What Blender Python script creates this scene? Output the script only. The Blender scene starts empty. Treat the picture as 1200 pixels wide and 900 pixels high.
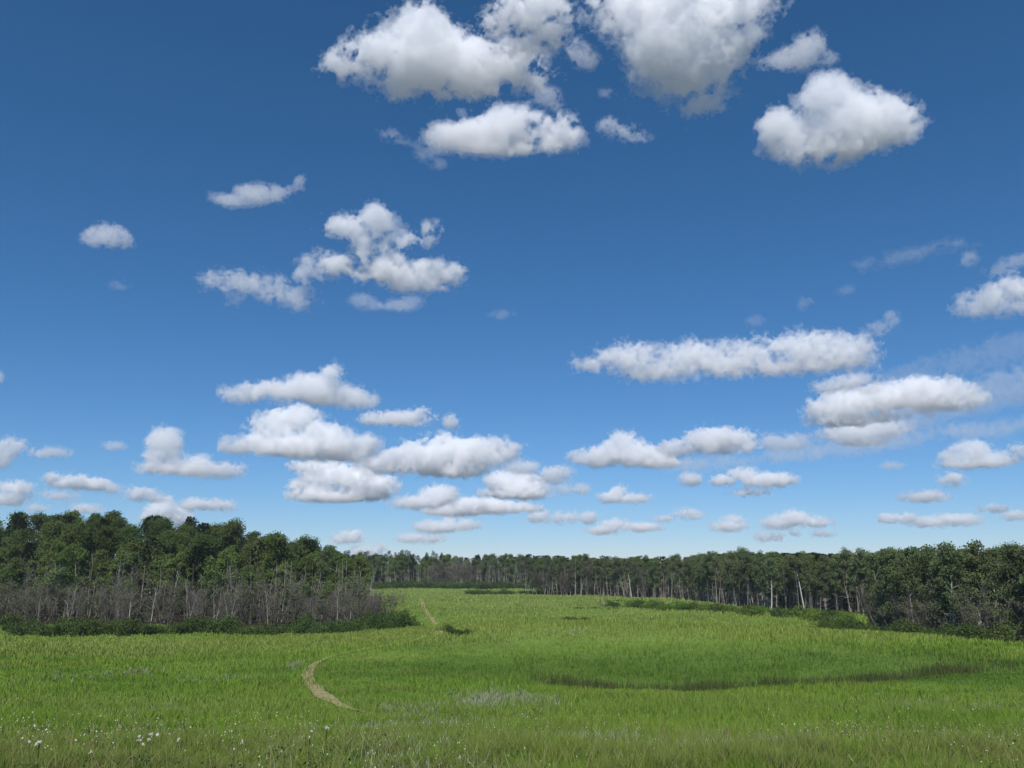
import bpy, math, random, time
import numpy as np
import openvdb
from mathutils import Vector, Matrix

T0 = time.time()
rng = np.random.default_rng(7)
random.seed(7)
scene = bpy.context.scene
COL = scene.collection

# ------------------------------------------------------------------ camera, light, sky
FPX = 1000.0                      # focal length in pixels of the 1200 px wide photograph
EYE = 8.2                         # camera height over the meadow floor
PITCH = math.atan(210.0 / FPX)    # tilted up

cam_d = bpy.data.cameras.new('camera')
cam = bpy.data.objects.new('camera', cam_d)
COL.objects.link(cam)
cam.location = (0, 0, EYE)
cam.rotation_euler = (math.pi / 2 + PITCH, 0, 0)
cam_d.sensor_width = 36.0
cam_d.lens = 36.0 * FPX / 1200.0
cam_d.clip_start = 0.1
cam_d.clip_end = 200000.0
scene.camera = cam

SUN_EL = math.radians(54)
SUN_AZ = math.radians(190)        # clockwise from straight ahead (+y) towards the right (+x)
sun_dir = Vector((math.sin(SUN_AZ) * math.cos(SUN_EL), math.cos(SUN_AZ) * math.cos(SUN_EL), math.sin(SUN_EL)))
sd = bpy.data.lights.new('sun', 'SUN')
sd.energy = 4.7
sd.angle = math.radians(0.53)
sd.color = (1.0, 0.965, 0.92)
sun = bpy.data.objects.new('sun', sd)
COL.objects.link(sun)
sun.rotation_euler = sun_dir.to_track_quat('Z', 'Y').to_euler()

world = bpy.data.worlds.new('World')
scene.world = world
world.use_nodes = True
wn, wl = world.node_tree.nodes, world.node_tree.links
wn.clear()
sky = wn.new('ShaderNodeTexSky')
sky.sky_type = 'NISHITA'
sky.sun_disc = False
sky.sun_elevation = SUN_EL
sky.sun_rotation = SUN_AZ
sky.altitude = 1500
sky.air_density = 1.0
sky.dust_density = 0.0
sky.ozone_density = 6.0
bg = wn.new('ShaderNodeBackground')
bg.inputs['Strength'].default_value = 0.085
wo = wn.new('ShaderNodeOutputWorld')
# deep prairie blue: the red of the sky falls off a little faster towards the zenith
sep = wn.new('ShaderNodeSeparateColor')
comb = wn.new('ShaderNodeCombineColor')
pw = wn.new('ShaderNodeMath'); pw.operation = 'POWER'; pw.inputs[1].default_value = 1.25
gr = wn.new('ShaderNodeMath'); gr.operation = 'MULTIPLY'; gr.inputs[1].default_value = 0.50
gg = wn.new('ShaderNodeMath'); gg.operation = 'MULTIPLY'; gg.inputs[1].default_value = 0.95
gb = wn.new('ShaderNodeMath'); gb.operation = 'MULTIPLY'; gb.inputs[1].default_value = 1.16
wl.new(sky.outputs[0], sep.inputs[0])
wl.new(sep.outputs[0], pw.inputs[0]); wl.new(pw.outputs[0], gr.inputs[0])
wl.new(sep.outputs[1], gg.inputs[0]); wl.new(sep.outputs[2], gb.inputs[0])
for i, n in enumerate((gr, gg, gb)):
    wl.new(n.outputs[0], comb.inputs[i])
wl.new(comb.outputs[0], bg.inputs[0])
wl.new(bg.outputs[0], wo.inputs[0])

scene.view_settings.view_transform = 'Standard'
scene.view_settings.look = 'None'
scene.view_settings.exposure = 0.0
scene.view_settings.gamma = 1.0
scene.view_settings.use_curve_mapping = False

scene.render.engine = 'CYCLES'
cy = scene.cycles
cy.use_denoising = True
cy.denoiser = 'OPENIMAGEDENOISE'
cy.max_bounces = 64
cy.diffuse_bounces = 3
cy.glossy_bounces = 2
cy.transmission_bounces = 4
cy.volume_bounces = 60
cy.transparent_max_bounces = 96
cy.sample_clamp_indirect = 8.0
cy.use_adaptive_sampling = True
cy.adaptive_threshold = 0.02


def tag(o, label=None, cat=None, group=None, kind=None):
    if label: o['label'] = label
    if cat: o['category'] = cat
    if group: o['group'] = group
    if kind: o['kind'] = kind
    return o


def mesh_from_arrays(name, verts, faces, mats=(), smooth=False):
    """faces: (n,3) or (n,4) int array"""
    me = bpy.data.meshes.new(name)
    verts = np.asarray(verts, np.float32)
    faces = np.asarray(faces, np.int32)
    n, k = faces.shape
    me.vertices.add(len(verts))
    me.vertices.foreach_set('co', verts.ravel())
    me.loops.add(n * k)
    me.loops.foreach_set('vertex_index', faces.ravel())
    me.polygons.add(n)
    me.polygons.foreach_set('loop_start', np.arange(0, n * k, k, dtype=np.int32))
    if smooth:
        me.polygons.foreach_set('use_smooth', np.ones(n, bool))
    for m in mats:
        me.materials.append(m)
    me.update(calc_edges=True)
    return me


def link(name, data, parent=None):
    o = bpy.data.objects.new(name, data)
    COL.objects.link(o)
    if parent is not None:
        o.parent = parent
    return o


def pix_dir(px, py):
    """world direction through pixel (px, py) of the 1200x900 photograph"""
    v = Vector(((px - 600) / FPX, (450 - py) / FPX, -1.0))
    return cam.rotation_euler.to_matrix() @ v

# ------------------------------------------------------------------ clouds
def noise_tile(n, beta, seed, lo=0.0):
    r = np.random.default_rng(seed)
    w = np.fft.rfftn(r.standard_normal((n, n, n)).astype(np.float32))
    k = np.fft.fftfreq(n) * n
    kz = np.fft.rfftfreq(n) * n
    kk = np.sqrt(k[:, None, None] ** 2 + k[None, :, None] ** 2 + kz[None, None, :] ** 2)
    kk[0, 0, 0] = 1
    filt = kk ** (-beta / 2)
    filt[kk < lo] *= 0.25
    filt[0, 0, 0] = 0
    t = np.fft.irfftn(w * filt, s=(n, n, n)).astype(np.float32)
    return t / t.std()

TILE_N = 128
TILE_A = noise_tile(TILE_N, 3.9, 1, 4)
TILE_B = noise_tile(TILE_N, 3.5, 2, 8)
TILE_C = noise_tile(TILE_N, 4.0, 3, 6)
TILE_D = noise_tile(TILE_N, 3.5, 4, 12)

def tile_block(tile, shape, off):
    ix = [(np.arange(s) + o) % TILE_N for s, o in zip(shape, off)]
    return tile[np.ix_(*ix)]

CLOUD_ALT = 1500.0

def cloud_material(name, density, aniso=0.0):
    m = bpy.data.materials.new(name)
    m.use_nodes = True
    nt = m.node_tree
    nt.nodes.clear()
    out = nt.nodes.new('ShaderNodeOutputMaterial')
    pv = nt.nodes.new('ShaderNodeVolumeScatter')
    pv.inputs['Color'].default_value = (0.993, 0.994, 0.996, 1)
    pv.inputs['Density'].default_value = density
    pv.inputs['Anisotropy'].default_value = aniso
    nt.links.new(pv.outputs[0], out.inputs['Volume'])
    return m

def vdb_mesh(field, iso, name, scale, mat):
    g = openvdb.FloatGrid(-1000.0)
    g.copyFromArray(field)
    pts, quads = g.convertToQuads(iso)
    if len(quads) == 0:
        return None
    quads = np.asarray(quads)[:, ::-1]
    return np.asarray(pts, np.float32), quads.astype(np.int32)

def make_cloud(label, blobs, amp=None, dens=0.10, group='cumulus clouds in the blue sky', core=True, vox=None, depth=0.8, alt=None, seed=0, flat=0.0):
    b = np.array([(x, y, rx, ry) for x, y, rx, ry in blobs], float)
    if b[:, 1].mean() > 420 and alt is None:
        b[:, 2:] *= (1.0, 1.02) if b[:, 1].mean() > 440 else (1.0, 0.92)
    x0, x1 = (b[:, 0] - b[:, 2]).min(), (b[:, 0] + b[:, 2]).max()
    y0, y1 = (b[:, 1] - b[:, 3]).min(), (b[:, 1] + b[:, 3]).max()
    cx, cy_ = (x0 + x1) / 2, (y0 + y1) / 2
    d0 = pix_dir(cx, cy_).normalized()
    elev = max(math.asin(d0.z), math.radians(2.4))
    dist = (alt or CLOUD_ALT) / math.sin(elev)
    right = d0.cross(Vector((0, 0, 1))).normalized()
    up = right.cross(d0).normalized()
    # local tangent-plane coordinates in units of "one photograph pixel at the picture centre"
    L = []
    for x, y, rx, ry in b:
        d = pix_dir(x, y)
        k = d.dot(d0)
        px_scale = 1.0 / k
        L.append((d.dot(right) / k * FPX, d.dot(up) / k * FPX, rx * px_scale, ry * px_scale))
    L = np.array(L)
    span = max(x1 - x0, y1 - y0)
    if amp is None:
        amp = min(15.0, 4.0 + 0.10 * (y1 - y0))
    v = vox or min(1.5, max(0.6, span / 110))
    ry_max = L[:, 3].max()
    pad = amp * 1.2 + 4
    lo = np.array([(L[:, 0] - L[:, 2]).min() - pad, 0, (L[:, 1] - L[:, 3]).min() - pad])
    hi = np.array([(L[:, 0] + L[:, 2]).max() + pad, 0, (L[:, 1] + L[:, 3]).max() + pad])
    dmax = (depth * np.maximum(L[:, 3], 0.55 * L[:, 2])).max() + pad
    lo[1], hi[1] = -dmax, dmax
    n = np.ceil((hi - lo) / v).astype(int) + 1
    gx = (lo[0] + np.arange(n[0]) * v).astype(np.float32)[:, None, None]
    gy = (lo[1] + np.arange(n[1]) * v).astype(np.float32)[None, :, None]
    gz = (lo[2] + np.arange(n[2]) * v).astype(np.float32)[None, None, :]
    r = np.random.default_rng(1000 + seed)
    K = max(1.2, min(4.5, ry_max * 0.20))
    acc = np.zeros(n, np.float32)
    for lx, lz, rx, rz in L:
        rd = depth * max(rz, 0.55 * rx)
        oy = r.uniform(-0.35, 0.35) * rd
        m = min(rx, rz)
        q = np.sqrt(((gx - lx) / rx) ** 2 + ((gy - oy) / rd) ** 2 + ((gz - lz) / rz) ** 2)
        acc += np.exp(np.clip((1 - q) * m / K, -30, 30))
    F = np.log(acc + 1e-12) * K
    off = r.integers(0, TILE_N, 3)
    na = tile_block(TILE_A, n, off)
    nb = tile_block(TILE_B, n, off + 37)
    nd = tile_block(TILE_D, n, off + 19)
    if cy_ < 400: dens = dens * 0.85
    billow = 1.0 - 1.6 * np.abs(na)
    # smoother, flatter underside, cauliflower tops
    zrel = np.clip((gz - lo[2]) / (hi[2] - lo[2]), 0, 1)
    if cy_ < 400:
        F = F + amp * (0.50 * billow + 0.66 * na + 0.20 * nb + 0.14 * (1.0 - 1.6 * np.abs(nd))) * (0.60 + 0.40 * zrel) - 0.20 * amp
    else:                                            # far clouds: finer heads, crisper
        F = F + 1.25 * amp * (0.26 * billow + 0.36 * na + 0.26 * nb + 0.46 * (1.0 - 1.6 * np.abs(nd)) + 0.26 * nd) * (0.45 + 0.55 * zrel) - 0.06 * amp
        dens = dens * (1.0 if cy_ < 470 else 1.7 if cy_ < 560 else 2.8) * (1.0 if alt is None else 0.6)
    nc = tile_block(TILE_C, n, off + 71)
    fr = F + 0.30 * amp * nc + 0.20 * amp
    # keep a clear border so that the hull closes
    for ax in range(3):
        sl = [slice(None)] * 3
        for e in (0, -1):
            sl[ax] = e
            F[tuple(sl)] = -50
            fr[tuple(sl)] = -50
    unit = dist / FPX
    M = Matrix.Identity(4)
    fwd = d0
    for i in range(3):
        M[i][0], M[i][1], M[i][2] = right[i], fwd[i], up[i]
    M.translation = Vector((0, 0, EYE)) + d0 * dist
    res = vdb_mesh(F, 0.0, 'c', 1, None)
    pts, quads = res
    def to_local(p):
        return (p * v + lo.astype(np.float32)) * unit
    o = link('cloud', mesh_from_arrays('cloud', to_local(pts), quads, [cloud_material('cloud_vapour', 0.55 * dens / unit)]))
    o.matrix_world = M
    tag(o, label, 'cloud', group)
    res = vdb_mesh(fr, -1.2, 'c', 1, None)
    if res is not None:
        link('cloud_fringe', mesh_from_arrays('cloud_fringe', to_local(res[0]), res[1], [cloud_material('cloud_fringe_vapour', 0.26 * dens / unit)]), o)
    if core and cy_ < 470 and F.max() > 6:
        res = vdb_mesh(F, min(3.5, F.max() * 0.35), 'c', 1, None)
        if res is not None and len(res[1]) > 50:
            c = link('cloud_core', mesh_from_arrays('cloud_core', to_local(res[0]), res[1], [cloud_material('cloud_core_vapour', 0.45 * dens / unit)]), o)
    return o

CLOUDS = [
 ('heart-shaped puffy white cloud alone below the top right corner', [(910,150,22,22),(935,160,34,20),(970,112,30,24),(1004,138,44,30),(1046,142,28,25),(1000,164,60,18),(962,174,36,15),(972,191,16,6)], dict(amp=9)),
 ('long low white cloud hanging below the ragged big cloud at the top edge', [(520,160,20,12),(548,156,33,17),(600,148,46,23),(655,152,27,22),(605,172,52,9)], dict(amp=6)),
 ('thin torn wisp of cloud left of the long low white cloud near the top', [(457,158,12,7),(475,165,8,4),(500,180,11,7),(515,192,9,6),(488,170,6,5)], dict(dens=.035, core=False, amp=5)),
 ('big ragged white cloud at the top edge with a pointed left tip', [(397,76,18,15),(440,64,38,24),(493,28,24,20),(500,70,58,42),(545,76,52,32),(478,106,26,11),(540,100,40,16),(603,70,34,22),(622,94,20,10)], {}),
 ('round grey-white cloud lobe touching the top edge above the ragged big cloud', [(585,28,20,16),(620,14,42,26),(646,36,18,20),(604,54,28,14),(655,8,14,12)], dict(amp=11)),
 ('small ragged cloud scrap below the round lobe, above the long low cloud', [(640,112,16,10),(652,122,9,7)], dict(dens=.05, core=False, amp=5)),
 ('little torn cloud between the two big clouds at the top edge', [(675,58,11,12),(690,70,13,10),(681,66,12,10)], dict(dens=.06, core=False, amp=5)),
 ('largest grey-bellied cloud cut by the top edge, tapering downward', [(722,4,32,18),(775,10,70,38),(840,6,62,34),(780,52,44,38),(828,60,46,42),(806,92,40,20),(824,122,22,13),(872,40,22,20)], dict(dens=.10)),
 ('torn comma-shaped cloud right of the largest grey-bellied cloud', [(905,74,15,8),(930,68,25,13),(950,50,15,13),(972,68,10,7),(942,62,15,15)], dict(dens=.07, core=False, amp=6)),
 ('small slanted white cloud below the largest grey-bellied cloud', [(714,147,12,8),(730,153,16,8),(746,161,14,6)], dict(dens=.09, core=False, amp=4)),
 ('tiny faint puff left of the narrow foot of the grey-bellied cloud', [(711,109,9,5)], dict(dens=.05, core=False, amp=3)),
 ('thin white cloud with an upturned right end, high in the left sky', [(270,235,20,6),(300,228,24,10),(322,228,18,10),(345,218,9,6),(352,211,6,6)], dict(dens=.08, core=False, amp=4)),
 ('small round white puff alone in the left sky', [(112,278,15,11),(130,277,20,13),(140,283,12,8)], dict(dens=.09, core=False, amp=4)),
 ('ragged tall white cloud with a peaked top in the left middle sky', [(410,266,28,14),(440,250,14,12),(446,266,17,14),(432,288,26,14),(484,285,20,13),(502,270,14,10),(392,308,34,14),(455,314,52,16),(512,320,34,17),(482,334,28,8)], dict(dens=.11, amp=8)),
 ('broken chain of torn cloud left of the ragged tall white cloud', [(262,327,24,10),(290,330,26,10),(318,338,20,14),(345,345,24,15),(362,325,18,18),(372,305,16,10),(276,345,10,6)], dict(dens=.07, core=False)),
 ('thin scrap of cloud below the ragged tall white cloud, left of two', [(424,352,14,8),(436,358,13,5)], dict(dens=.05, core=False, amp=3.5)),
 ('thin scrap of cloud below the ragged tall white cloud, right of two', [(466,358,20,6),(482,353,12,6)], dict(dens=.05, core=False, amp=3.5)),
 ('tiny faint smudge of cloud in the empty left sky', [(140,334,10,5)], dict(dens=.03, core=False, amp=3)),
 ('tiny faint smudge of cloud between ragged cloud and long cloud bank', [(588,369,14,5)], dict(dens=.025, core=False, amp=3)),
 ('long lumpy white cloud bank in the right middle sky', [(700,427,20,7),(735,420,36,16),(765,436,30,9),(812,415,34,15),(850,427,42,10),(880,410,22,13),(938,408,40,18),(985,408,32,15),(960,425,40,7),(900,432,40,7)], dict(dens=.08, amp=9)),
 ('torn tail of cloud at the right end of the long lumpy bank', [(1030,385,15,9),(1045,373,9,9),(1015,390,10,6)], dict(dens=.05, core=False, amp=4)),
 ('bright white cloud cut by the right edge, half way up the sky', [(1142,358,22,12),(1165,347,24,15),(1190,338,28,20),(1198,358,25,13)], dict(amp=5)),
 ('small torn wisp above the left end of the cloud at the right edge', [(1135,303,10,8)], dict(dens=.05, core=False, amp=4)),
 ('slanting wisp just above the bright white cloud at the right edge', [(1170,317,14,6),(1192,306,16,7),(1181,311,12,6)], dict(dens=.05, core=False, amp=4)),
 ('tiny faint round puff above the right half of the long lumpy bank', [(944,356,8,8)], dict(dens=.03, core=False, amp=3)),
 ('tiny faint sliver of cloud, highest above the right end of the long lumpy bank', [(992,340,9,5)], dict(dens=.03, core=False, amp=3)),
 ('tiny faint scrap touching the top of the long lumpy bank', [(885,376,10,6)], dict(dens=.03, core=False, amp=3)),
 ('small cloud peeking in at the left edge of the sky', [(-4,443,8,8)], dict(amp=3, dens=.1)),
 ('top layer of the stacked cloud left of centre, with a peaked knob', [(285,464,22,7),(320,458,34,12),(360,455,32,18),(388,437,14,11),(392,462,32,12),(422,470,18,7)], dict(amp=5)),
 ('thick middle layer of the stacked cloud left of centre', [(320,500,29,18),(345,490,34,16),(288,524,22,6),(335,522,50,11),(375,515,34,18),(395,530,30,9),(422,520,20,9)], dict(amp=5)),
 ('long grey-white scrap right of the stacked cloud layers', [(440,491,17,7),(470,490,30,8),(494,486,14,8)], dict(amp=4, dens=.1)),
 ('small round puff above the wide grey-bellied cloud at centre', [(530,494,10,8)], dict(amp=3, dens=.1)),
 ('wide grey-bellied cloud low at centre, right of the stacked layers', [(520,520,26,12),(488,535,42,17),(545,530,46,17),(587,525,23,10),(520,550,40,10),(450,545,30,10)], dict(amp=5)),
 ('lowest layer of the stacked cloud, spreading to both sides', [(375,546,30,6),(400,558,40,11),(365,571,24,8),(430,563,36,10),(382,582,36,5),(430,578,25,6)], dict(amp=4)),
 ('low white cloud under the wide grey-bellied cloud', [(515,580,20,11),(488,589,26,7)], dict(amp=3.5)),
 ('flat grey cloud streak right under the low central clouds', [(560,592,30,8),(600,595,30,6),(530,598,30,5)], dict(amp=3.5, dens=.1)),
 ('bright domed cloud right of the wide grey-bellied cloud', [(590,563,21,11),(615,569,28,12),(602,578,36,5)], dict(amp=3.5)),
 ('flat cloud cap just above the bright domed cloud', [(614,548,19,8),(650,553,18,7),(641,562,18,4)], dict(amp=3.5, dens=.1)),
 ('small grey puff right of the bright domed cloud, left of two', [(660,574,9,6)], dict(amp=3, dens=.07, core=False)),
 ('small grey puff right of the bright domed cloud, right of two', [(681,574,10,6)], dict(amp=3, dens=.07, core=False)),
 ('white hump-backed cloud low in the sky right of centre', [(680,535,14,7),(705,535,26,12),(730,520,20,13),(745,535,34,12),(775,541,25,7)], dict(amp=4.5)),
 ('white cloud adjoining the right side of the hump-backed cloud', [(790,525,20,10),(835,515,34,14),(865,515,20,12),(850,525,28,6)], dict(amp=4.5)),
 ('ragged grey cloud pair right of the hump-backed clouds', [(905,518,15,9),(930,518,15,9)], dict(amp=4.5, dens=.07, core=False)),
 ('low long scrap of cloud under the hump-backed cloud', [(655,607,8,5),(632,605,13,7),(668,606,10,5),(690,607,9,6)], dict(amp=3)),
 ('small peaked white cloud low under the hump-backed cloud', [(715,583,13,6),(725,577,10,8),(745,584,15,5)], dict(amp=3)),
 ('flat white cloud with a small peak just above the far treeline at centre', [(722,614,14,6),(750,618,22,4),(705,622,16,4)], dict(amp=2.6)),
 ('flat white cloud near the treeline, upper of two at left centre', [(515,618,25,6),(541,615,19,6),(528,610,8,6)], dict(amp=2.8)),
 ('flat white cloud near the treeline, lower of two at left centre', [(480,631,15,5),(506,631,13,4)], dict(amp=2.5)),
 ('white cloud low over the gap right of the left wood', [(400,632,12,6),(416,628,13,7)], dict(amp=2.8)),
 ('low bits of cloud just above the gap beside the left wood', [(425,646,14,5),(446,643,6,6)], dict(amp=2.5)),
 ('long shelf-shaped grey-bottomed cloud in the lower right sky', [(962,480,18,10),(990,474,38,16),(1040,465,48,13),(1080,460,40,15),(1112,468,34,11),(1000,492,38,7)], dict(amp=5)),
 ('grey fringe hanging under the long shelf-shaped cloud', [(970,508,18,6),(1000,507,28,9),(1035,502,30,8),(1010,517,24,5)], dict(amp=4, dens=.08)),
 ('small flat cloud sitting on the long shelf-shaped cloud', [(975,453,22,9),(1000,447,25,9),(1020,455,14,7)], dict(amp=4)),
 ('compact white cloud with a flat base near the right edge', [(1115,535,14,8),(1140,530,23,13),(1163,537,18,8),(1143,543,35,4)], dict(amp=3.5)),
 ('small cloud cut by the right edge beside the compact white cloud', [(1192,528,14,6),(1186,538,10,6)], dict(amp=3.5, dens=.1)),
 ('little round cloud below the compact white cloud', [(1117,562,12,7)], dict(amp=3)),
 ('small lens-shaped cloud low near the right edge', [(1073,583,15,5),(1093,581,18,6)], dict(amp=2.8)),
 ('tiny flat cloud left of the compact white cloud', [(1046,546,10,4)], dict(amp=2.5, dens=.08)),
 ('two-humped white cloud low in the right sky', [(845,563,15,6),(868,556,16,8),(890,563,24,7),(915,563,16,6),(880,577,14,3)], dict(amp=3.2)),
 ('little white puff left of the two-humped cloud', [(810,561,12,7)], dict(amp=3)),
 ('small white puff above the treeline, left of three low clouds', [(803,601,12,6),(813,604,9,4),(780,608,10,3)], dict(amp=2.6)),
 ('small oval white cloud just over the right treeline', [(853,617,18,5),(860,608,9,4)], dict(amp=2.6)),
 ('low billowing white cloud over the right treeline', [(915,613,18,6),(933,607,17,8),(955,612,16,5)], dict(amp=2.8)),
 ('flat little cloud beneath the low billowing cloud', [(903,629,14,5),(928,625,7,4)], dict(amp=2.4)),
 ('tiny white puff right of the low billowing cloud', [(963,625,10,4)], dict(amp=2.2)),
 ('faint double puff low over the right wood', [(1040,608,13,5),(1062,607,10,6)], dict(amp=2.5)),
 ('long low bright cloud over the right wood', [(1090,612,18,5),(1110,609,20,6),(1130,609,13,5)], dict(amp=2.8)),
 ('small flat cloud low at the right edge, upper of two', [(1166,596,13,4)], dict(amp=2.4)),
 ('small flat cloud low at the right edge, lower of two', [(1192,604,14,5)], dict(amp=2.4)),
 ('cloud at the left edge above the left wood', [(3,530,15,9),(17,522,12,9),(2,540,8,8)], dict(amp=4)),
 ('thin flat cloud right of the cloud at the left edge', [(47,531,14,5),(64,531,13,5)], dict(amp=3, dens=.08)),
 ('tiny flat puff left of the white tower cloud', [(133,523,11,5)], dict(amp=2.6, dens=.08)),
 ('low white cloud at the left edge just above the left wood', [(8,585,18,8),(18,572,16,7)], dict(amp=3.2)),
 ('long thin cloud low over the left wood', [(76,562,20,8),(105,567,20,7),(128,572,12,4)], dict(amp=3.2)),
 ('faint flat scrap beneath the long thin cloud over the left wood', [(68,580,16,5)], dict(amp=3, dens=.06, core=False)),
 ('small white cloud below the tower cloud, left of the peaked one', [(164,578,14,8),(180,583,12,6)], dict(amp=3)),
 ('peaked bright cloud rising from behind the left wood', [(190,600,19,11),(196,589,6,7),(210,606,14,10),(177,607,11,8)], dict(amp=3)),
 ('oval white cloud right of the peaked cloud over the left wood', [(233,592,17,6),(255,592,16,6)], dict(amp=2.8)),
 ('tiny low cloud just over the crowns of the left wood', [(103,597,14,5)], dict(amp=2.5)),
 ('tiny grey puff low over the left end of the left wood', [(43,596,9,4)], dict(amp=2.4, dens=.08)),
 ('white tower cloud with a low tail to its right, above the left wood', [(193,522,20,17),(187,540,18,9),(200,549,36,6),(240,548,20,10),(268,550,17,9),(193,509,11,7),(237,540,7,5)], dict(amp=3.6)),
 ('tiny puff behind the last tall crown of the left wood', [(312,638,9,6),(322,634,5,5)], dict(amp=2.2)),
]
def streak(x0, y0, x1, y1, w, n=9):
    out = []
    for i in range(n):
        t = i / (n - 1)
        out.append((x0 + (x1 - x0) * t, y0 + (y1 - y0) * t, abs(x1 - x0) / n * 0.95, w * (0.5 + math.sin(math.pi * (0.15 + 0.75 * t)) * 0.6)))
    return out
CI = dict(dens=.022, core=False, amp=6, alt=4200.0, group='thin cirrus streaks in the right sky')
CLOUDS += [
 ('thin veil of cirrus slanting up to the right edge, above the shelf-shaped cloud', streak(1040, 446, 1230, 398, 15), CI),
 ('broad faint cirrus veil slanting past the right end of the shelf-shaped cloud', streak(1000, 500, 1240, 440, 22), CI),
 ('faint long cirrus streak under the shelf-shaped cloud, rising to the right', streak(820, 545, 1180, 500, 8), CI),
 ('narrow faint cirrus streak high in the right sky, far above the long bank', streak(1010, 312, 1125, 285, 5), CI),
]
for i, (lab, bl, kw) in enumerate(CLOUDS):
    make_cloud(lab, bl, seed=i, **kw)
print('clouds', round(time.time() - T0, 1))
# ------------------------------------------------------------------ terrain
DROP_Y = np.array([-4000, -30, 0, 6, 10, 16, 25, 40, 55, 75, 110, 400, 9000], float)
DROP_D = np.array([1.6, 1.6, 1.65, 1.86, 2.2, 3.12, 4.75, 6.6, 7.6, 8.1, 8.2, 8.2, 8.2], float)

def smooth_table(xq):
    # average a few shifted linear look-ups: a rounded profile
    s = np.zeros_like(xq)
    for k in (-0.16, -0.08, 0.0, 0.08, 0.16):
        s += np.interp(xq * (1 + k), DROP_Y, DROP_D)
    return s / 5

def poly_dist(x, y, pts):
    best = np.full(np.broadcast(x, y).shape, 1e9)
    tt = np.zeros_like(best)
    acc = 0.0
    for (ax, ay), (bx, by) in zip(pts[:-1], pts[1:]):
        dx, dy = bx - ax, by - ay
        L = math.hypot(dx, dy)
        t = np.clip(((x - ax) * dx + (y - ay) * dy) / (L * L), 0, 1)
        d = np.hypot(x - ax - t * dx, y - ay - t * dy)
        m = d < best
        best = np.where(m, d, best)
        tt = np.where(m, acc + t * L, tt)
        acc += L
    return best, tt

GULLY = [(-2, 61.5), (2.5, 60), (8, 58.2), (13, 58.2), (19, 60.5), (26, 64.3), (33, 66.5), (39, 67.5)]

def ground_z(x, y):
    x = np.asarray(x, float); y = np.asarray(y, float)
    z = EYE - smooth_table(y)
    z = z + 2.5 * np.exp(-((x - 17) / 27.0) ** 2 - ((y - 84 + 0.10 * x) / np.where(y - 84 + 0.10 * x < 0, 9.5, 15.0)) ** 2)
    z = z + 0.7 * np.exp(-((x + 6) / 12.0) ** 2 - ((y - 92) / 12.0) ** 2)
    d, t = poly_dist(x, y, GULLY)
    env = np.clip(t / 8, 0, 1) * np.clip((43 - t) / 9, 0, 1)
    z = z - 0.75 * env * np.exp(-(d / 2.6) ** 2)
    z = z + 7.0 * np.exp(-((x + 80) / 42.0) ** 2 - ((y - 168) / 34.0) ** 2)
    far = np.clip((y - 330) / 500, 0, 1)
    z = z + 3.0 * far
    w = np.clip((np.hypot(x, y) - 18) / 25, 0, 1)
    z = z + w * (0.13 * np.sin(x * 0.21 + 1.3 * np.sin(y * 0.07)) * np.sin(y * 0.16 + 0.7) + 0.10 * np.sin(x * 0.09 - y * 0.05))
    z = z + 0.05 * np.sin(x * 0.9 + 0.6 * np.sin(y * 0.5)) * np.sin(y * 0.7 + 2.0) * np.clip(np.hypot(x, y) / 12, 0, 1)
    return z

def gz(x, y):
    return float(ground_z(np.array([x]), np.array([y]))[0])

def on_ground(px, py, far=420.0):
    """ground point seen at a pixel of the photograph"""
    d = np.array(pix_dir(px, py))
    d /= np.linalg.norm(d)
    s = np.geomspace(5, far, 1600)
    z = EYE + s * d[2] - ground_z(s * d[0], s * d[1])
    i = np.argmax(z < 0) if (z < 0).any() else len(s) - 1
    return float(s[i] * d[0]), float(s[i] * d[1])

# polar sheet round the camera, finest in front
ang = np.concatenate([np.linspace(-180, -46, 60, endpoint=False), np.linspace(-46, 46, 369, endpoint=False), np.linspace(46, 180, 60, endpoint=False)])
ang = np.radians(ang)
rad = np.concatenate([np.geomspace(1.5, 9, 14, endpoint=False), np.geomspace(9, 330, 300, endpoint=False), np.geomspace(330, 9000, 36)])
A_, R_ = np.meshgrid(ang, rad)
gx, gy = np.sin(A_) * R_, np.cos(A_) * R_
gzv = ground_z(gx, gy)
V = np.stack([gx, gy, gzv], -1).reshape(-1, 3)
na_, nr_ = len(ang), len(rad)
i0 = np.arange(na_); i1 = (i0 + 1) % na_
F_ = []
for r_ in range(nr_ - 1):
    F_.append(np.stack([r_ * na_ + i0, r_ * na_ + i1, (r_ + 1) * na_ + i1, (r_ + 1) * na_ + i0], 1))
F_ = np.concatenate(F_)[:, ::-1]
V = np.concatenate([V, [[0, 0, gz(0, 0)]]])
cap = np.stack([np.full(na_, len(V) - 1), i0, i1, i1], 1)   # centre fan (degenerate quads become triangles below)

# ---------------------------------------------------------------- node helpers
def new_mat(name):
    m = bpy.data.materials.new(name)
    m.use_nodes = True
    m.node_tree.nodes.clear()
    return m, m.node_tree.nodes, m.node_tree.links

def N(nodes, typ, **kw):
    n = nodes.new(typ)
    for k, v in kw.items():
        setattr(n, k, v)
    return n

def noise_node(nodes, links, vec, scale, detail=4, rough=0.55):
    n = nodes.new('ShaderNodeTexNoise')
    n.inputs['Scale'].default_value = scale
    n.inputs['Detail'].default_value = detail
    n.inputs['Roughness'].default_value = rough
    links.new(vec, n.inputs['Vector'])
    return n.outputs[0]

def ramp(nodes, links, fac, stops):
    r = nodes.new('ShaderNodeValToRGB')
    el = r.color_ramp.elements
    while len(el) < len(stops):
        el.new(0.5)
    for e, (p, c) in zip(el, stops):
        e.position = p
        e.color = (c[0], c[1], c[2], 1)
    links.new(fac, r.inputs[0])
    return r.outputs[0]

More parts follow.
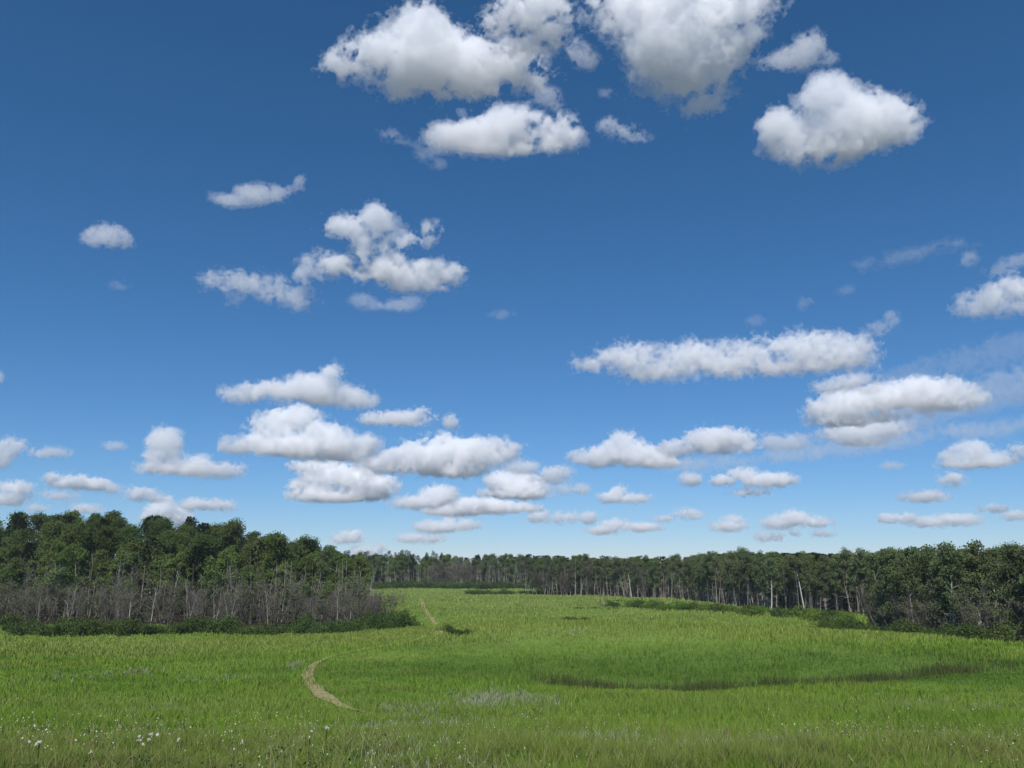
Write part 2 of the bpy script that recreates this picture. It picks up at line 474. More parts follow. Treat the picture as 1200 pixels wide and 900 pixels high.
def mixc(nodes, links, fac, a, b, blend='MIX'):
    m = nodes.new('ShaderNodeMix')
    m.data_type = 'RGBA'
    m.blend_type = blend
    for s, v in ((m.inputs[0], fac), (m.inputs[6], a), (m.inputs[7], b)):
        if isinstance(v, (float, int)):
            s.default_value = v
        elif isinstance(v, tuple):
            s.default_value = (*v, 1)
        else:
            links.new(v, s)
    return m.outputs[2]

def meadow_colour(nodes, links, pos):
    """kinds of grass growing in patches: fresh green, blue-green, yellowish seed heads"""
    mp = nodes.new('ShaderNodeMapping')
    mp.inputs['Scale'].default_value = (0.45, 1.0, 0)
    links.new(pos, mp.inputs['Vector'])
    v = mp.outputs[0]
    big = noise_node(nodes, links, v, 0.055, 3, 0.6)
    mid = noise_node(nodes, links, v, 0.25, 4, 0.6)
    c = ramp(nodes, links, big, [(0.34, G_DARK), (0.47, G_MID), (0.57, G_MID), (0.68, G_YEL)])
    c2 = ramp(nodes, links, mid, [(0.36, G_DARK), (0.5, G_MID), (0.64, G_OLIVE)])
    c = mixc(nodes, links, 0.5, c, c2)
    sm = noise_node(nodes, links, pos, 0.9, 4, 0.65)
    c = mixc(nodes, links, ramp(nodes, links, sm, [(0.54, (0,) * 3), (0.72, (0.75,) * 3)]), c, G_DRY)
    c = mixc(nodes, links, ramp(nodes, links, sm, [(0.30, (0.7,) * 3), (0.44, (0,) * 3)]), c, (0.050, 0.095, 0.022))
    # wetter, darker growth along the gully; ripe pale grass on the crown of the mound
    sg = nodes.new('ShaderNodeSeparateXYZ'); links.new(pos, sg.inputs[0])
    def M(op, a, b_=None):
        k = nodes.new('ShaderNodeMath'); k.operation = op
        for s, v in zip(k.inputs, (a, b_)):
            if v is None: continue
            if isinstance(v, (int, float)): s.default_value = v
            else: links.new(v, s)
        return k.outputs[0]
    def blob(cx, cy, rx, ry, soft):
        q = M('ADD', M('POWER', M('ABSOLUTE', M('DIVIDE', M('SUBTRACT', sg.outputs[0], cx), rx)), 2.0), M('POWER', M('ABSOLUTE', M('DIVIDE', M('SUBTRACT', sg.outputs[1], cy), ry)), 2.0))
        q = M('ADD', q, M('MULTIPLY', M('SUBTRACT', mid, 0.5), 1.6))
        r_ = nodes.new('ShaderNodeMapRange'); r_.interpolation_type = 'SMOOTHSTEP'
        r_.inputs['From Min'].default_value = 1 + soft; r_.inputs['From Max'].default_value = 1 - soft
        links.new(q, r_.inputs[0])
        return r_.outputs[0]
    c = mixc(nodes, links, M('MULTIPLY', blob(18, 66, 34, 8, 0.7), 0.65), c, (0.060, 0.125, 0.022))
    c = mixc(nodes, links, M('MULTIPLY', blob(16, 86, 30, 10, 0.6), 0.60), c, (0.235, 0.300, 0.070))
    c = mixc(nodes, links, M('MULTIPLY', blob(-38, 88, 34, 9, 0.7), 0.55), c, (0.240, 0.290, 0.070))
    c = mixc(nodes, links, M('MULTIPLY', blob(8, 43, 46, 7, 0.7), 0.45), c, (0.185, 0.265, 0.060))
    # the near bank is drier, weedier ground
    sb = nodes.new('ShaderNodeSeparateXYZ'); links.new(pos, sb.inputs[0])
    mb = nodes.new('ShaderNodeMapRange')
    mb.inputs['From Min'].default_value = 30; mb.inputs['From Max'].default_value = 12
    mb.inputs['To Min'].default_value = 0.0; mb.inputs['To Max'].default_value = 0.75
    links.new(sb.outputs['Y'], mb.inputs[0])
    wb = nodes.new('ShaderNodeMath'); wb.operation = 'MULTIPLY'
    links.new(mb.outputs[0], wb.inputs[0])
    links.new(ramp(nodes, links, noise_node(nodes, links, pos, 1.7, 5, 0.7), [(0.36, (0.05,) * 3), (0.62, (1.0,) * 3)]), wb.inputs[1])
    c = mixc(nodes, links, wb.outputs[0], c, (0.175, 0.185, 0.070))
    # the meadow beyond the mound is thinner, paler, seeding grass
    sp = nodes.new('ShaderNodeSeparateXYZ'); links.new(pos, sp.inputs[0])
    mr = nodes.new('ShaderNodeMapRange')
    mr.inputs['From Min'].default_value = 66; mr.inputs['From Max'].default_value = 185
    mr.inputs['To Min'].default_value = 0.0; mr.inputs['To Max'].default_value = 0.75
    links.new(sp.outputs['Y'], mr.inputs[0])
    m2 = nodes.new('ShaderNodeMath'); m2.operation = 'MULTIPLY'
    links.new(mr.outputs[0], m2.inputs[0])
    links.new(ramp(nodes, links, mid, [(0.25, (0.45,) * 3), (0.7, (1.0,) * 3)]), m2.inputs[1])
    return mixc(nodes, links, m2.outputs[0], c, G_FAR), v

G_DARK = (0.080, 0.166, 0.025)
G_MID = (0.162, 0.287, 0.034)
G_YEL = (0.285, 0.364, 0.069)
G_OLIVE = (0.211, 0.252, 0.060)
G_FAR = (0.270, 0.325, 0.105)
G_DRY = (0.180, 0.150, 0.066)

def ground_material():
    m, n, l = new_mat('meadow_turf')
    geo = n.new('ShaderNodeNewGeometry')
    pos = geo.outputs['Position']
    col, v = meadow_colour(n, l, pos)
    fine = noise_node(n, l, pos, 1.6, 6, 0.7)
    col = mixc(n, l, 0.55, col, ramp(n, l, fine, [(0.3, (0.045, 0.085, 0.018)), (0.5, (0.10, 0.165, 0.034)), (0.72, (0.16, 0.20, 0.065))]))
    # open farmland far beyond the woods: fields, fallow and bush, duller than the meadow
    ln = n.new('ShaderNodeVectorMath'); ln.operation = 'LENGTH'; l.new(pos, ln.inputs[0])
    mf = n.new('ShaderNodeMapRange'); mf.inputs['From Min'].default_value = 330; mf.inputs['From Max'].default_value = 480
    l.new(ln.outputs['Value'], mf.inputs[0])
    col = mixc(n, l, mf.outputs[0], col, ramp(n, l, noise_node(n, l, pos, 0.002, 3, 0.5), [(0.35, (0.075, 0.080, 0.066)), (0.6, (0.125, 0.125, 0.115))]))
    b = n.new('ShaderNodeBump')
    b.inputs['Strength'].default_value = 0.7
    b.inputs['Distance'].default_value = 0.35
    l.new(noise_node(n, l, pos, 2.2, 6, 0.7), b.inputs['Height'])
    p = n.new('ShaderNodeBsdfDiffuse')
    l.new(col, p.inputs['Color'])
    l.new(b.outputs[0], p.inputs['Normal'])
    o = n.new('ShaderNodeOutputMaterial')
    l.new(p.outputs[0], o.inputs['Surface'])
    return m

ground_me = bpy.data.meshes.new('ground')
allf = [tuple(int(i) for i in f) for f in F_] + [(len(V) - 1, int(b), int(a)) for a, b in zip(i0, i1)]
ground_me.from_pydata([tuple(p) for p in V], [], allf)
ground_me.polygons.foreach_set('use_smooth', np.ones(len(allf), bool))
ground_me.materials.append(ground_material())
ground_me.update()
if ground_me.polygons[5000].normal.z < 0:
    ground_me.flip_normals()
ground = tag(link('ground', ground_me), kind='structure')
print('ground', round(time.time() - T0, 1))
# ------------------------------------------------------------------ plant mesh tools
def prisms(P0, P1, R0, R1, sides=3):
    """tapered bars between point pairs -> verts, quads"""
    P0 = np.asarray(P0, float); P1 = np.asarray(P1, float)
    n = len(P0)
    R0 = np.broadcast_to(np.asarray(R0, float), (n,)); R1 = np.broadcast_to(np.asarray(R1, float), (n,))
    d = P1 - P0
    d = d / (np.linalg.norm(d, axis=1, keepdims=True) + 1e-9)
    ref = np.where(np.abs(d[:, 2:3]) > 0.9, [[1.0, 0, 0]], [[0, 0, 1.0]])
    a = np.cross(d, ref); a /= np.linalg.norm(a, axis=1, keepdims=True) + 1e-9
    b = np.cross(d, a)
    th = np.linspace(0, 2 * np.pi, sides, endpoint=False)
    ring = np.cos(th)[None, :, None] * a[:, None, :] + np.sin(th)[None, :, None] * b[:, None, :]
    v0 = P0[:, None, :] + ring * R0[:, None, None]
    v1 = P1[:, None, :] + ring * R1[:, None, None]
    V = np.concatenate([v0, v1], 1).reshape(-1, 3)
    k = np.arange(sides)
    q = np.stack([k, (k + 1) % sides, (k + 1) % sides + sides, k + sides], 1)
    F = (np.arange(n)[:, None, None] * (2 * sides) + q[None]).reshape(-1, 4)
    return V, F

def leaf_quads(C, size, r, up=0.0):
    n = len(C)
    a = r.standard_normal((n, 3)); a /= np.linalg.norm(a, axis=1, keepdims=True)
    nn = r.standard_normal((n, 3)) + np.array([0, 0, up])
    b = np.cross(nn, a); b /= np.linalg.norm(b, axis=1, keepdims=True) + 1e-9
    s = np.broadcast_to(size, (n,))[:, None]
    a = a * s * 0.62; b = b * s * 0.42
    V = np.stack([C - a, C - b * 1.0, C + a, C + b], 1).reshape(-1, 3)
    F = np.arange(n * 4).reshape(n, 4)
    return V, F

def joinvf(parts):
    vs, fs, o = [], [], 0
    for v, f in parts:
        if len(v) == 0: continue
        vs.append(v); fs.append(f + o); o += len(v)
    return np.concatenate(vs), np.concatenate(fs)

def wander(r, p, d, L, n, jit, lift=0.0):
    pts = [np.array(p, float)]
    d = np.array(d, float); d /= np.linalg.norm(d)
    for i in range(n):
        d = d + r.standard_normal(3) * jit + np.array([0, 0, lift])
        d /= np.linalg.norm(d)
        pts.append(pts[-1] + d * L / n)
    return np.array(pts)

class Bars:
    def __init__(s): s.a, s.b, s.r0, s.r1 = [], [], [], []
    def line(s, pts, r0, r1):
        n = len(pts) - 1
        for i in range(n):
            s.a.append(pts[i]); s.b.append(pts[i + 1])
            s.r0.append(r0 + (r1 - r0) * i / n); s.r1.append(r0 + (r1 - r0) * (i + 1) / n)
    def build(s, sides=3): return prisms(s.a, s.b, s.r0, s.r1, sides)

# ------------------------------------------------------------------ plant materials
def foliage_material(name, cols, trans=0.35, var=0.2, outward=0.0):
    m, n, l = new_mat(name)
    geo = n.new('ShaderNodeNewGeometry')
    oi = n.new('ShaderNodeObjectInfo')
    c = ramp(n, l, geo.outputs['Random Per Island'], [(0.0, cols[0]), (0.5, cols[1]), (1.0, cols[2])])
    mr = n.new('ShaderNodeMapRange')
    mr.inputs['To Min'].default_value = 1 - var
    mr.inputs['To Max'].default_value = 1 + var
    l.new(oi.outputs['Random'], mr.inputs[0])
    hsv = n.new('ShaderNodeHueSaturation')
    l.new(mr.outputs[0], hsv.inputs['Value'])
    ml = n.new('ShaderNodeMath'); ml.operation = 'MULTIPLY_ADD'
    ml.inputs[1].default_value = 0.035; ml.inputs[2].default_value = 0.482
    fr = n.new('ShaderNodeMath'); fr.operation = 'MULTIPLY'; fr.inputs[1].default_value = 7.31
    fr2 = n.new('ShaderNodeMath'); fr2.operation = 'FRACT'
    l.new(oi.outputs['Random'], fr.inputs[0]); l.new(fr.outputs[0], fr2.inputs[0]); l.new(fr2.outputs[0], ml.inputs[0])
    l.new(ml.outputs[0], hsv.inputs['Hue'])
    l.new(c, hsv.inputs['Color'])
    d = n.new('ShaderNodeBsdfDiffuse'); t = n.new('ShaderNodeBsdfTranslucent')
    l.new(hsv.outputs[0], d.inputs[0]); l.new(hsv.outputs[0], t.inputs[0])
    if outward:
        # leaves of a crown face outwards and up on average
        tc = n.new('ShaderNodeTexCoord')
        ma = n.new('ShaderNodeVectorMath'); ma.operation = 'MULTIPLY_ADD'
        ma.inputs[1].default_value = (0.16, 0.16, 0.12); ma.inputs[2].default_value = (0, 0, -0.12 * outward + 0.75)
        l.new(tc.outputs['Object'], ma.inputs[0])
        vt = n.new('ShaderNodeVectorTransform'); vt.vector_type = 'VECTOR'; vt.convert_from = 'OBJECT'; vt.convert_to = 'WORLD'
        l.new(ma.outputs[0], vt.inputs[0])
        va = n.new('ShaderNodeVectorMath'); va.operation = 'MULTIPLY_ADD'; va.inputs[1].default_value = (0.7, 0.7, 0.7)
        l.new(geo.outputs['Normal'], va.inputs[0]); l.new(vt.outputs[0], va.inputs[2])
        vn = n.new('ShaderNodeVectorMath'); vn.operation = 'NORMALIZE'
        l.new(va.outputs[0], vn.inputs[0]); l.new(vn.outputs[0], d.inputs['Normal'])
    mx = n.new('ShaderNodeMixShader'); mx.inputs[0].default_value = trans
    l.new(d.outputs[0], mx.inputs[1]); l.new(t.outputs[0], mx.inputs[2])
    o = n.new('ShaderNodeOutputMaterial')
    l.new(mx.outputs[0], o.inputs['Surface'])
    return m

def bark_material(name, light, dark, scale=3.0, mid=0.5):
    m, n, l = new_mat(name)
    tc = n.new('ShaderNodeTexCoord')
    mp = n.new('ShaderNodeMapping'); mp.inputs['Scale'].default_value = (1, 1, 0.45)
    l.new(tc.outputs['Object'], mp.inputs[0])
    oi = n.new('ShaderNodeObjectInfo')
    f = noise_node(n, l, mp.outputs[0], scale, 5, 0.7)
    c = ramp(n, l, f, [(mid - 0.12, dark), (mid + 0.06, light)])
    hsv = n.new('ShaderNodeHueSaturation')
    mr = n.new('ShaderNodeMapRange'); mr.inputs['To Min'].default_value = 0.55; mr.inputs['To Max'].default_value = 1.2
    l.new(oi.outputs['Random'], mr.inputs[0]); l.new(mr.outputs[0], hsv.inputs['Value']); l.new(c, hsv.inputs['Color'])
    p = n.new('ShaderNodeBsdfDiffuse')
    l.new(hsv.outputs[0], p.inputs[0])
    o = n.new('ShaderNodeOutputMaterial')
    l.new(p.outputs[0], o.inputs['Surface'])
    return m

M_LEAF = foliage_material('aspen_leaves', [(0.072, 0.112, 0.028), (0.105, 0.155, 0.040), (0.150, 0.198, 0.062)], outward=6.5)
M_LEAF_OLIVE = foliage_material('grey_green_leaves', [(0.082, 0.115, 0.046), (0.112, 0.150, 0.062), (0.155, 0.195, 0.090)], outward=6.5)
M_LEAF_DARK = foliage_material('dark_oak_leaves', [(0.050, 0.080, 0.022), (0.072, 0.112, 0.030), (0.104, 0.144, 0.046)], outward=6.5)
M_SHRUB = foliage_material('shrub_leaves', [(0.044, 0.078, 0.020), (0.064, 0.108, 0.028), (0.092, 0.138, 0.042)], outward=0.6)
M_SHRUB_BRIGHT = foliage_material('fresh_shrub_leaves', [(0.072, 0.135, 0.022), (0.100, 0.180, 0.030), (0.14, 0.215, 0.048)], outward=0.6)
M_BARK = bark_material('pale_aspen_bark', (0.46, 0.43, 0.37), (0.14, 0.125, 0.105))
M_BARK_WHITE = bark_material('white_birch_bark', (0.54, 0.51, 0.45), (0.18, 0.165, 0.14), 4.0, 0.42)
M_BARK_GREY = bark_material('grey_bark', (0.29, 0.26, 0.225), (0.11, 0.095, 0.082))
M_TWIG = bark_material('bare_twigs', (0.235, 0.205, 0.180), (0.095, 0.078, 0.068), 1.5)

# ------------------------------------------------------------------ plant prototypes (mesh data only)
def leafy_mesh(seed, H, base, width, clumps, per, leaf, lean=0.05, trunk_r=0.11, clump_r=0.62, mats=(None, None), dead=5, round_top=False):
    r = np.random.default_rng(seed)
    tp = wander(r, (0, 0, -0.3), (r.normal(0, lean), r.normal(0, lean), 1), H * 0.97, 9, 0.035, 0.03)
    tp *= 1.0
    bars = Bars()
    bars.line(tp, trunk_r, 0.02)
    def at(t):
        f = np.clip(t, 0, 0.999) * (len(tp) - 1); i = int(f)
        return tp[i] + (tp[i + 1] - tp[i]) * (f - i)
    centres = []
    nl = max(10, clumps // 3)
    for k in range(nl):
        u = (k + r.uniform(0, 1)) / nl
        t = base + (0.97 - base) * u
        prof = (0.45 + 0.9 * math.sin(math.pi * min(1, (0.12 + 0.88 * u) ** (0.75 if round_top else 0.9)))) / 1.35
        L = width * 0.5 * prof * r.uniform(0.65, 1.2)
        a = k * 2.4 + r.uniform(-0.5, 0.5)
        el = r.uniform(0.25, 0.9) + 0.5 * u
        p = wander(r, at(t), (math.cos(a) * math.cos(el), math.sin(a) * math.cos(el), math.sin(el)), L, 3, 0.18, 0.03)
        bars.line(p, 0.035, 0.008)
        for q in (p[-1], p[-2], p[-1] * 0.5 + p[-2] * 0.5):
            centres.append(q + r.normal(0, 0.22, 3))
        for s in range(2):
            tw = wander(r, p[1 + s], r.normal(0, 1, 3) + [0, 0, 0.6], L * 0.4, 2, 0.2)
            bars.line(tw, 0.014, 0.005)
    centres.append(tp[-1]); centres.append(tp[-1] - [0, 0, 0.4])
    for k in range(dead):
        a = r.uniform(0, 6.28); t = r.uniform(base * 0.35, base * 1.05)
        p = wander(r, at(t), (math.cos(a), math.sin(a), r.uniform(-0.1, 0.7)), r.uniform(0.5, 1.5), 3, 0.25)
        bars.line(p, 0.02, 0.005)
    C = np.array(centres)
    idx = r.integers(0, len(C), clumps * per)
    rad = clump_r * (0.55 + 0.9 * r.random(len(C)))[idx]
    off = r.standard_normal((len(idx), 3)); off /= np.linalg.norm(off, axis=1, keepdims=True)
    off *= (rad * r.random(len(idx)) ** 0.5)[:, None] * np.array([1, 1, 0.75])
    lv = leaf_quads(C[idx] + off, leaf * r.uniform(0.65, 1.35, len(idx)), r, 0.5)
    tm = mesh_from_arrays('trunk', *bars.build(5), [mats[0]], smooth=True)
    cm = mesh_from_arrays('crown', *lv, [mats[1]])
    return [('trunk', tm), ('crown', cm)]

def bare_mesh(seed, H, stems=1, spread=0.25, twigs=220, mats=(None, None), r0=0.05, twig_w=0.011, leafy=0, leafmat=None, crown_base=0.25):
    r = np.random.default_rng(seed)
    bars, tw = Bars(), Bars()
    allp, mains = [], []
    for s in range(stems):
        a = r.uniform(0, 6.28); q = spread * r.random() ** 0.5
        h = H * r.uniform(0.7, 1.0)
        p = wander(r, (math.cos(a) * q * 1.2, math.sin(a) * q * 1.2, -0.2), (math.cos(a) * q * 0.5, math.sin(a) * q * 0.5, 1), h, 7, 0.06, 0.04)
        bars.line(p, r0 * r.uniform(0.7, 1.2), 0.008)
        if stems > 1: bars.line(np.array([(0, 0, -0.15), p[0]]), r0, r0)
        allp.append(p); mains.append(p)
        for k in range(max(4, 9 // max(1, stems // 2))):
            i = r.integers(2, 7); f = r.random()
            b0 = p[i] * f + p[i - 1] * (1 - f)
            a2 = r.uniform(0, 6.28)
            L = h * r.uniform(0.12, 0.28)
            bp = wander(r, b0, (math.cos(a2) * 0.7, math.sin(a2) * 0.7, r.uniform(0.4, 1.3)), L, 3, 0.15, 0.08)
            bars.line(bp, 0.02, 0.006)
            allp.append(bp)
    for k in range(twigs):
        p = allp[r.integers(0, len(allp))]
        i = r.integers(1, len(p)); f = r.random()
        b0 = p[i] * f + p[i - 1] * (1 - f)
        if b0[2] < H * crown_base * r.random(): continue
        a2 = r.uniform(0, 6.28)
        bp = wander(r, b0, (math.cos(a2), math.sin(a2), r.uniform(0.2, 1.6)), r.uniform(0.35, 1.1) * H / 6, 2, 0.2, 0.05)
        tw.line(bp, twig_w, twig_w * 0.5)
    for p in allp:                                   # branches carry on into the twig crown
        tw.line(p, 0.004, 0.004)
    if stems > 1:
        for p in mains: tw.line(np.array([(0, 0, -0.15), p[0]]), 0.004, 0.004)
    out = [('trunk', mesh_from_arrays('trunk', *bars.build(4), [mats[0]], smooth=True)),
           ('bare_crown', mesh_from_arrays('bare_crown', *tw.build(3), [mats[1]]))]
    if leafy:
        T = np.array(tw.b[:2 * twigs])
        idx = r.integers(0, len(T), leafy)
        lv = leaf_quads(T[idx] + r.normal(0, 0.12, (leafy, 3)), 0.15 * r.uniform(0.6, 1.4, leafy), r)
        out.append(('crown', mesh_from_arrays('crown', *lv, [leafmat])))
    return out

def shrub_mesh(seed, W, H, n, leaf, mats):
    r = np.random.default_rng(seed)
    bars = Bars()
    C = []
    for k in range(14):
        a = r.uniform(0, 6.28); q = W * 0.5 * r.random() ** 0.6
        h = H * (1.0 - 0.55 * (q / (W * 0.5)) ** 2) * r.uniform(0.6, 1.05)
        p = wander(r, (math.cos(a) * q * 0.5, math.sin(a) * q * 0.5, -0.1), (math.cos(a) * q * 0.6, math.sin(a) * q * 0.6, h), math.hypot(h, q * 0.5), 3, 0.1)
        bars.line(p, 0.02, 0.006)
        C += [p[-1], p[-2], p[-1] + r.normal(0, 0.2, 3), p[1]]
    C = np.array(C)
    idx = r.integers(0, len(C), n)
    off = r.standard_normal((n, 3)) * np.array([0.30, 0.30, 0.2]) * (0.6 + 0.25 * W / 2)
    P = C[idx] + off
    P[:, 2] = np.abs(P[:, 2])
    lv = leaf_quads(P, leaf * r.uniform(0.6, 1.4, n), r, 0.4)
    return [('stem', mesh_from_arrays('stem', *bars.build(3), [mats[0]])), ('foliage', mesh_from_arrays('foliage', *lv, [mats[1]]))]

def plant(name, proto, x, y, label, cat, group=None, s=1.0, sz=1.0, rz=None, dz=0.0, tilt=(0, 0)):
    root = bpy.data.objects.new(name, None)
    COL.objects.link(root)
    root.empty_display_size = 0.2
    root.location = (x, y, gz(x, y) + dz)
    root.rotation_euler = (tilt[0], tilt[1], random.uniform(0, 6.28) if rz is None else rz)
    root.scale = (s, s, s * sz)
    tag(root, label, cat, group)
    for pn, me in proto:
        link(pn, me, root)
    return root

P_LEAFY = [leafy_mesh(100 + i, 9.8, 0.26 + 0.07 * (i % 3), 3.9 + 0.3 * (i % 4), 54, 80, 0.20, trunk_r=0.085, mats=(M_BARK, M_LEAF), lean=0.08) for i in range(7)]
P_OLIVE = [leafy_mesh(200 + i, 9.8, 0.30 + 0.08 * (i % 3), 3.3 + 0.3 * (i % 3), 50, 84, 0.16, trunk_r=0.105, mats=(M_BARK, M_LEAF_OLIVE), dead=34, lean=0.08) for i in range(7)]
P_OAK = [leafy_mesh(300 + i, 10.5, 0.26, 5.6 + 0.4 * (i % 3), 84, 96, 0.20, trunk_r=0.16, clump_r=1.1, mats=(M_BARK_GREY, M_LEAF_DARK), round_top=True) for i in range(6)]
P_BARE = [bare_mesh(400 + i, 6.0, 4 + i % 3, 1.1, 330 + 50 * (i % 3), (M_BARK_GREY if i % 2 else M_TWIG, M_TWIG), r0=0.045, leafy=(0, 160, 0, 420)[i % 4], leafmat=M_LEAF_OLIVE) for i in range(8)]
P_BARETREE = [bare_mesh(500 + i, 9.3, 3, 0.6, 800, (M_BARK_GREY, M_TWIG), r0=0.085, twig_w=0.018, leafy=160 * (i % 3), leafmat=M_LEAF_OLIVE) for i in range(5)]
P_SNAG = [bare_mesh(600 + i, 8.6, 1 + i % 2, 0.25, 150, (M_BARK_WHITE, M_TWIG), r0=0.075, crown_base=0.3) for i in range(5)]
P_YOUNG = [leafy_mesh(750 + i, 5.5, 0.12, 3.2, 34, 60, 0.17, lean=0.12, trunk_r=0.05, mats=(M_BARK, M_LEAF_OLIVE if i % 2 else M_LEAF), dead=6) for i in range(4)]
P_WHITE = [leafy_mesh(700 + i, 9.8, 0.60, 3.0, 30, 55, 0.23, lean=0.11, trunk_r=0.15, mats=(M_BARK_WHITE, M_LEAF_OLIVE), dead=6) for i in range(4)]
P_SHRUB = [shrub_mesh(800 + i, 3.2, 1.5, 1500, 0.15, (M_TWIG, M_SHRUB)) for i in range(5)]
P_SHRUB_B = [shrub_mesh(850 + i, 3.0, 1.2, 1300, 0.15, (M_TWIG, M_SHRUB_BRIGHT)) for i in range(3)]
print('prototypes', round(time.time() - T0, 1))
# ------------------------------------------------------------------ the woods
prng = np.random.default_rng(42)
U = prng.uniform

def scatter_line(pts, spacing, jitter):
    out = []
    for (ax, ay), (bx, by) in zip(pts[:-1], pts[1:]):
        L = math.hypot(bx - ax, by - ay)
        n = max(1, round(L / spacing))
        for i in range(n):
            t = (i + U(0.2, 0.8)) / n
            nx, ny = -(by - ay) / L, (bx - ax) / L      # left of travel = into the wood
            j = U(-jitter, jitter)
            out.append((ax + (bx - ax) * t + nx * j, ay + (by - ay) * t + ny * j, nx, ny))
    return out

# --- left wood: a hill of dark round trees behind, leafy aspens, a grey thicket of bare saplings in front
LW = 'trees of the tall wood on the left'
for i in range(48):                                           # dark trees on the rise
    row = i % 3
    x = -100 + 62 * ((i // 3) + U(0.1, 0.9)) / 16
    y = 146 + row * 14 + U(-4, 4)
    s = U(0.92, 1.08) * (1.0 if x < -50 else 0.9)
    plant('oak_tree', random.choice(P_OAK), x, y, 'dark round-crowned tree on the rise at the back of the left wood', 'tree', LW, s, U(0.95, 1.04))
for i in range(12):
    x = -46 + 20 * (i + U(0, 1)) / 12
    y = U(132, 170)
    if x > -0.162 * y: x = -0.162 * y - U(0, 4)
    plant('poplar_tree', random.choice(P_LEAFY), x, y, 'leafy tree on the falling right flank of the left wood, behind the bare thicket', 'tree', 'trees on the right flank of the left wood', U(0.84, 1.02))
for i in range(44):
    x = -84 + 62 * (i + U(0, 1)) / 44
    y = 120 + U(0, 15)
    plant('poplar_tree', random.choice(P_LEAFY), x, y, 'leafy green tree rising from the grey thicket before the dark rise on the left', 'tree', 'leafy trees along the front of the left wood', U(0.78, 1.0), U(0.95, 1.08))
for i in range(72):
    x = -78 + 60.5 * (i + U(0, 1)) / 72
    y = 113.5 + U(0, 7)
    plant('bare_sapling', random.choice(P_BARE), x, y, 'leafless grey sapling clump in the thicket along the front of the left wood', 'tree', 'bare saplings in the left thicket', U(0.7, 1.12), U(0.85, 1.25))
for i in range(12):                                            # grey rounded end of the wood, at its right tip
    x = -24 + 8.0 * U(0, 1)
    y = 112 + U(0, 16)
    plant('bare_sapling', random.choice(P_BARE), min(x, -0.145 * y), y, 'leafless grey brushwood clump at the rounded right end of the left wood', 'tree', 'bare brushwood at the right end of the left wood', U(0.7, 0.98))
for px, hgt in ((92, .9), (160, .85), (185, .8), (226, .9), (278, 1.1), (322, .9), (360, .95), (372, .9), (400, .9), (415, .8), (258, .9), (55, .85)):
    y = 112.5 + U(0, 2)
    plant('dead_tree', random.choice(P_SNAG), (px - 600) / 1000 * y * 0.985, y, 'pale bleached dead trunk standing in front of the grey left thicket', 'tree', 'pale dead trunks in the left thicket', hgt * 0.82, U(0.85, 1.1))
# the one crown that stands free above the flank
y = 128
plant('poplar_tree', P_OAK[1], -0.267 * y * 0.985, y, 'solitary round crown standing above the falling right flank of the left wood', 'tree', None, 1.02, 1.12)
y = 126
plant('poplar_tree', P_OLIVE[2], -0.228 * y * 0.985, y, 'thin feathery crown right of the solitary round crown on the left wood', 'tree', None, 0.98, 1.05)

# --- far wood closing the meadow in the middle
CW = 'trees of the far wood behind the meadow'
for i in range(36):
    x = -62 + 68 * (i + U(0, 1)) / 36
    y = 306 + U(0, 16)
    dense = x > -22
    plant('aspen_tree', random.choice(P_OLIVE if (dense and i % 3) else P_LEAFY), x, y, 'small distant tree in the far wood behind the long dark hedge ending the meadow', 'tree', CW, U(0.95, 1.2), U(0.95, 1.05))
for i in range(8):
    plant('bare_tree', random.choice(P_BARETREE), -27 + 14 * (i + U(0, 1)) / 8, 300 + U(0, 5), 'grey leafless tree in the middle of the far wood', 'tree', 'bare trees in the far wood', U(0.95, 1.08))
for i in range(26):
    x = -46 + 50 * (i + U(0, 1)) / 26
    plant('hedge_bush', random.choice(P_SHRUB), x, 288 + U(-2, 3), 'dark bush in the long hedge ending the meadow, below the far wood', 'bush', 'bushes of the far hedge', U(1.3, 1.9), U(0.8, 1.1))
for i in range(9):
    x = -12 + 20 * (i + U(0, 1)) / 9
    plant('low_bush', random.choice(P_SHRUB), x, 236 + U(-4, 4), 'low dark bush in the patch before the near corner of the far right wood', 'bush', 'low bushes before the corner of the right wood', U(1.1, 1.6), U(0.4, 0.7))

# --- right wood
RE = [(4, 232), (20, 226), (38, 214), (42.5, 176), (44, 160), (50, 152), (60, 149)]
RE2 = [(61, 147), (49, 117), (43.5, 100), (44.5, 90), (50, 81), (60, 70)]
for k, (x, y, nx, ny) in enumerate(scatter_line(RE, 1.75, 1.0)):
    corner = x < 16
    deep = U(0, 1.5)
    x += nx * deep; y += ny * deep
    if (corner and k % 4) or (not corner and k % 9 == 0 and y > 205):
        plant('bare_tree', random.choice(P_BARETREE), x, y, 'grey leafless tree at the left corner of the right wood' if corner else 'grey leafless tree among the slim trees in the far front of the right wood', 'tree', 'bare trees at the corner of the right wood' if corner else 'bare trees in the far front of the right wood', U(0.9, 1.1))
    else:
        far_side = y > 205
        plant('aspen_tree', random.choice(P_OLIVE), x, y,
              'slim pale-stemmed tree in the straight far front of the right wood, facing the meadow' if far_side else 'slim pale-stemmed tree between the far front of the right wood and the bright clearing',
              'tree', 'slim trees along the far front of the right wood' if far_side else 'slim trees left of the bright clearing', U(0.84, 1.08), U(0.97, 1.07))
for x, y, nx, ny in scatter_line(RE, 2.6, 1.0):
    d = U(3.5, 6)
    plant('aspen_tree', random.choice(P_LEAFY), x + nx * d, y + ny * d, 'green crown in the second row of the right wood, behind the slim pale stems', 'tree', 'second-row trees of the right wood', U(0.95, 1.07))
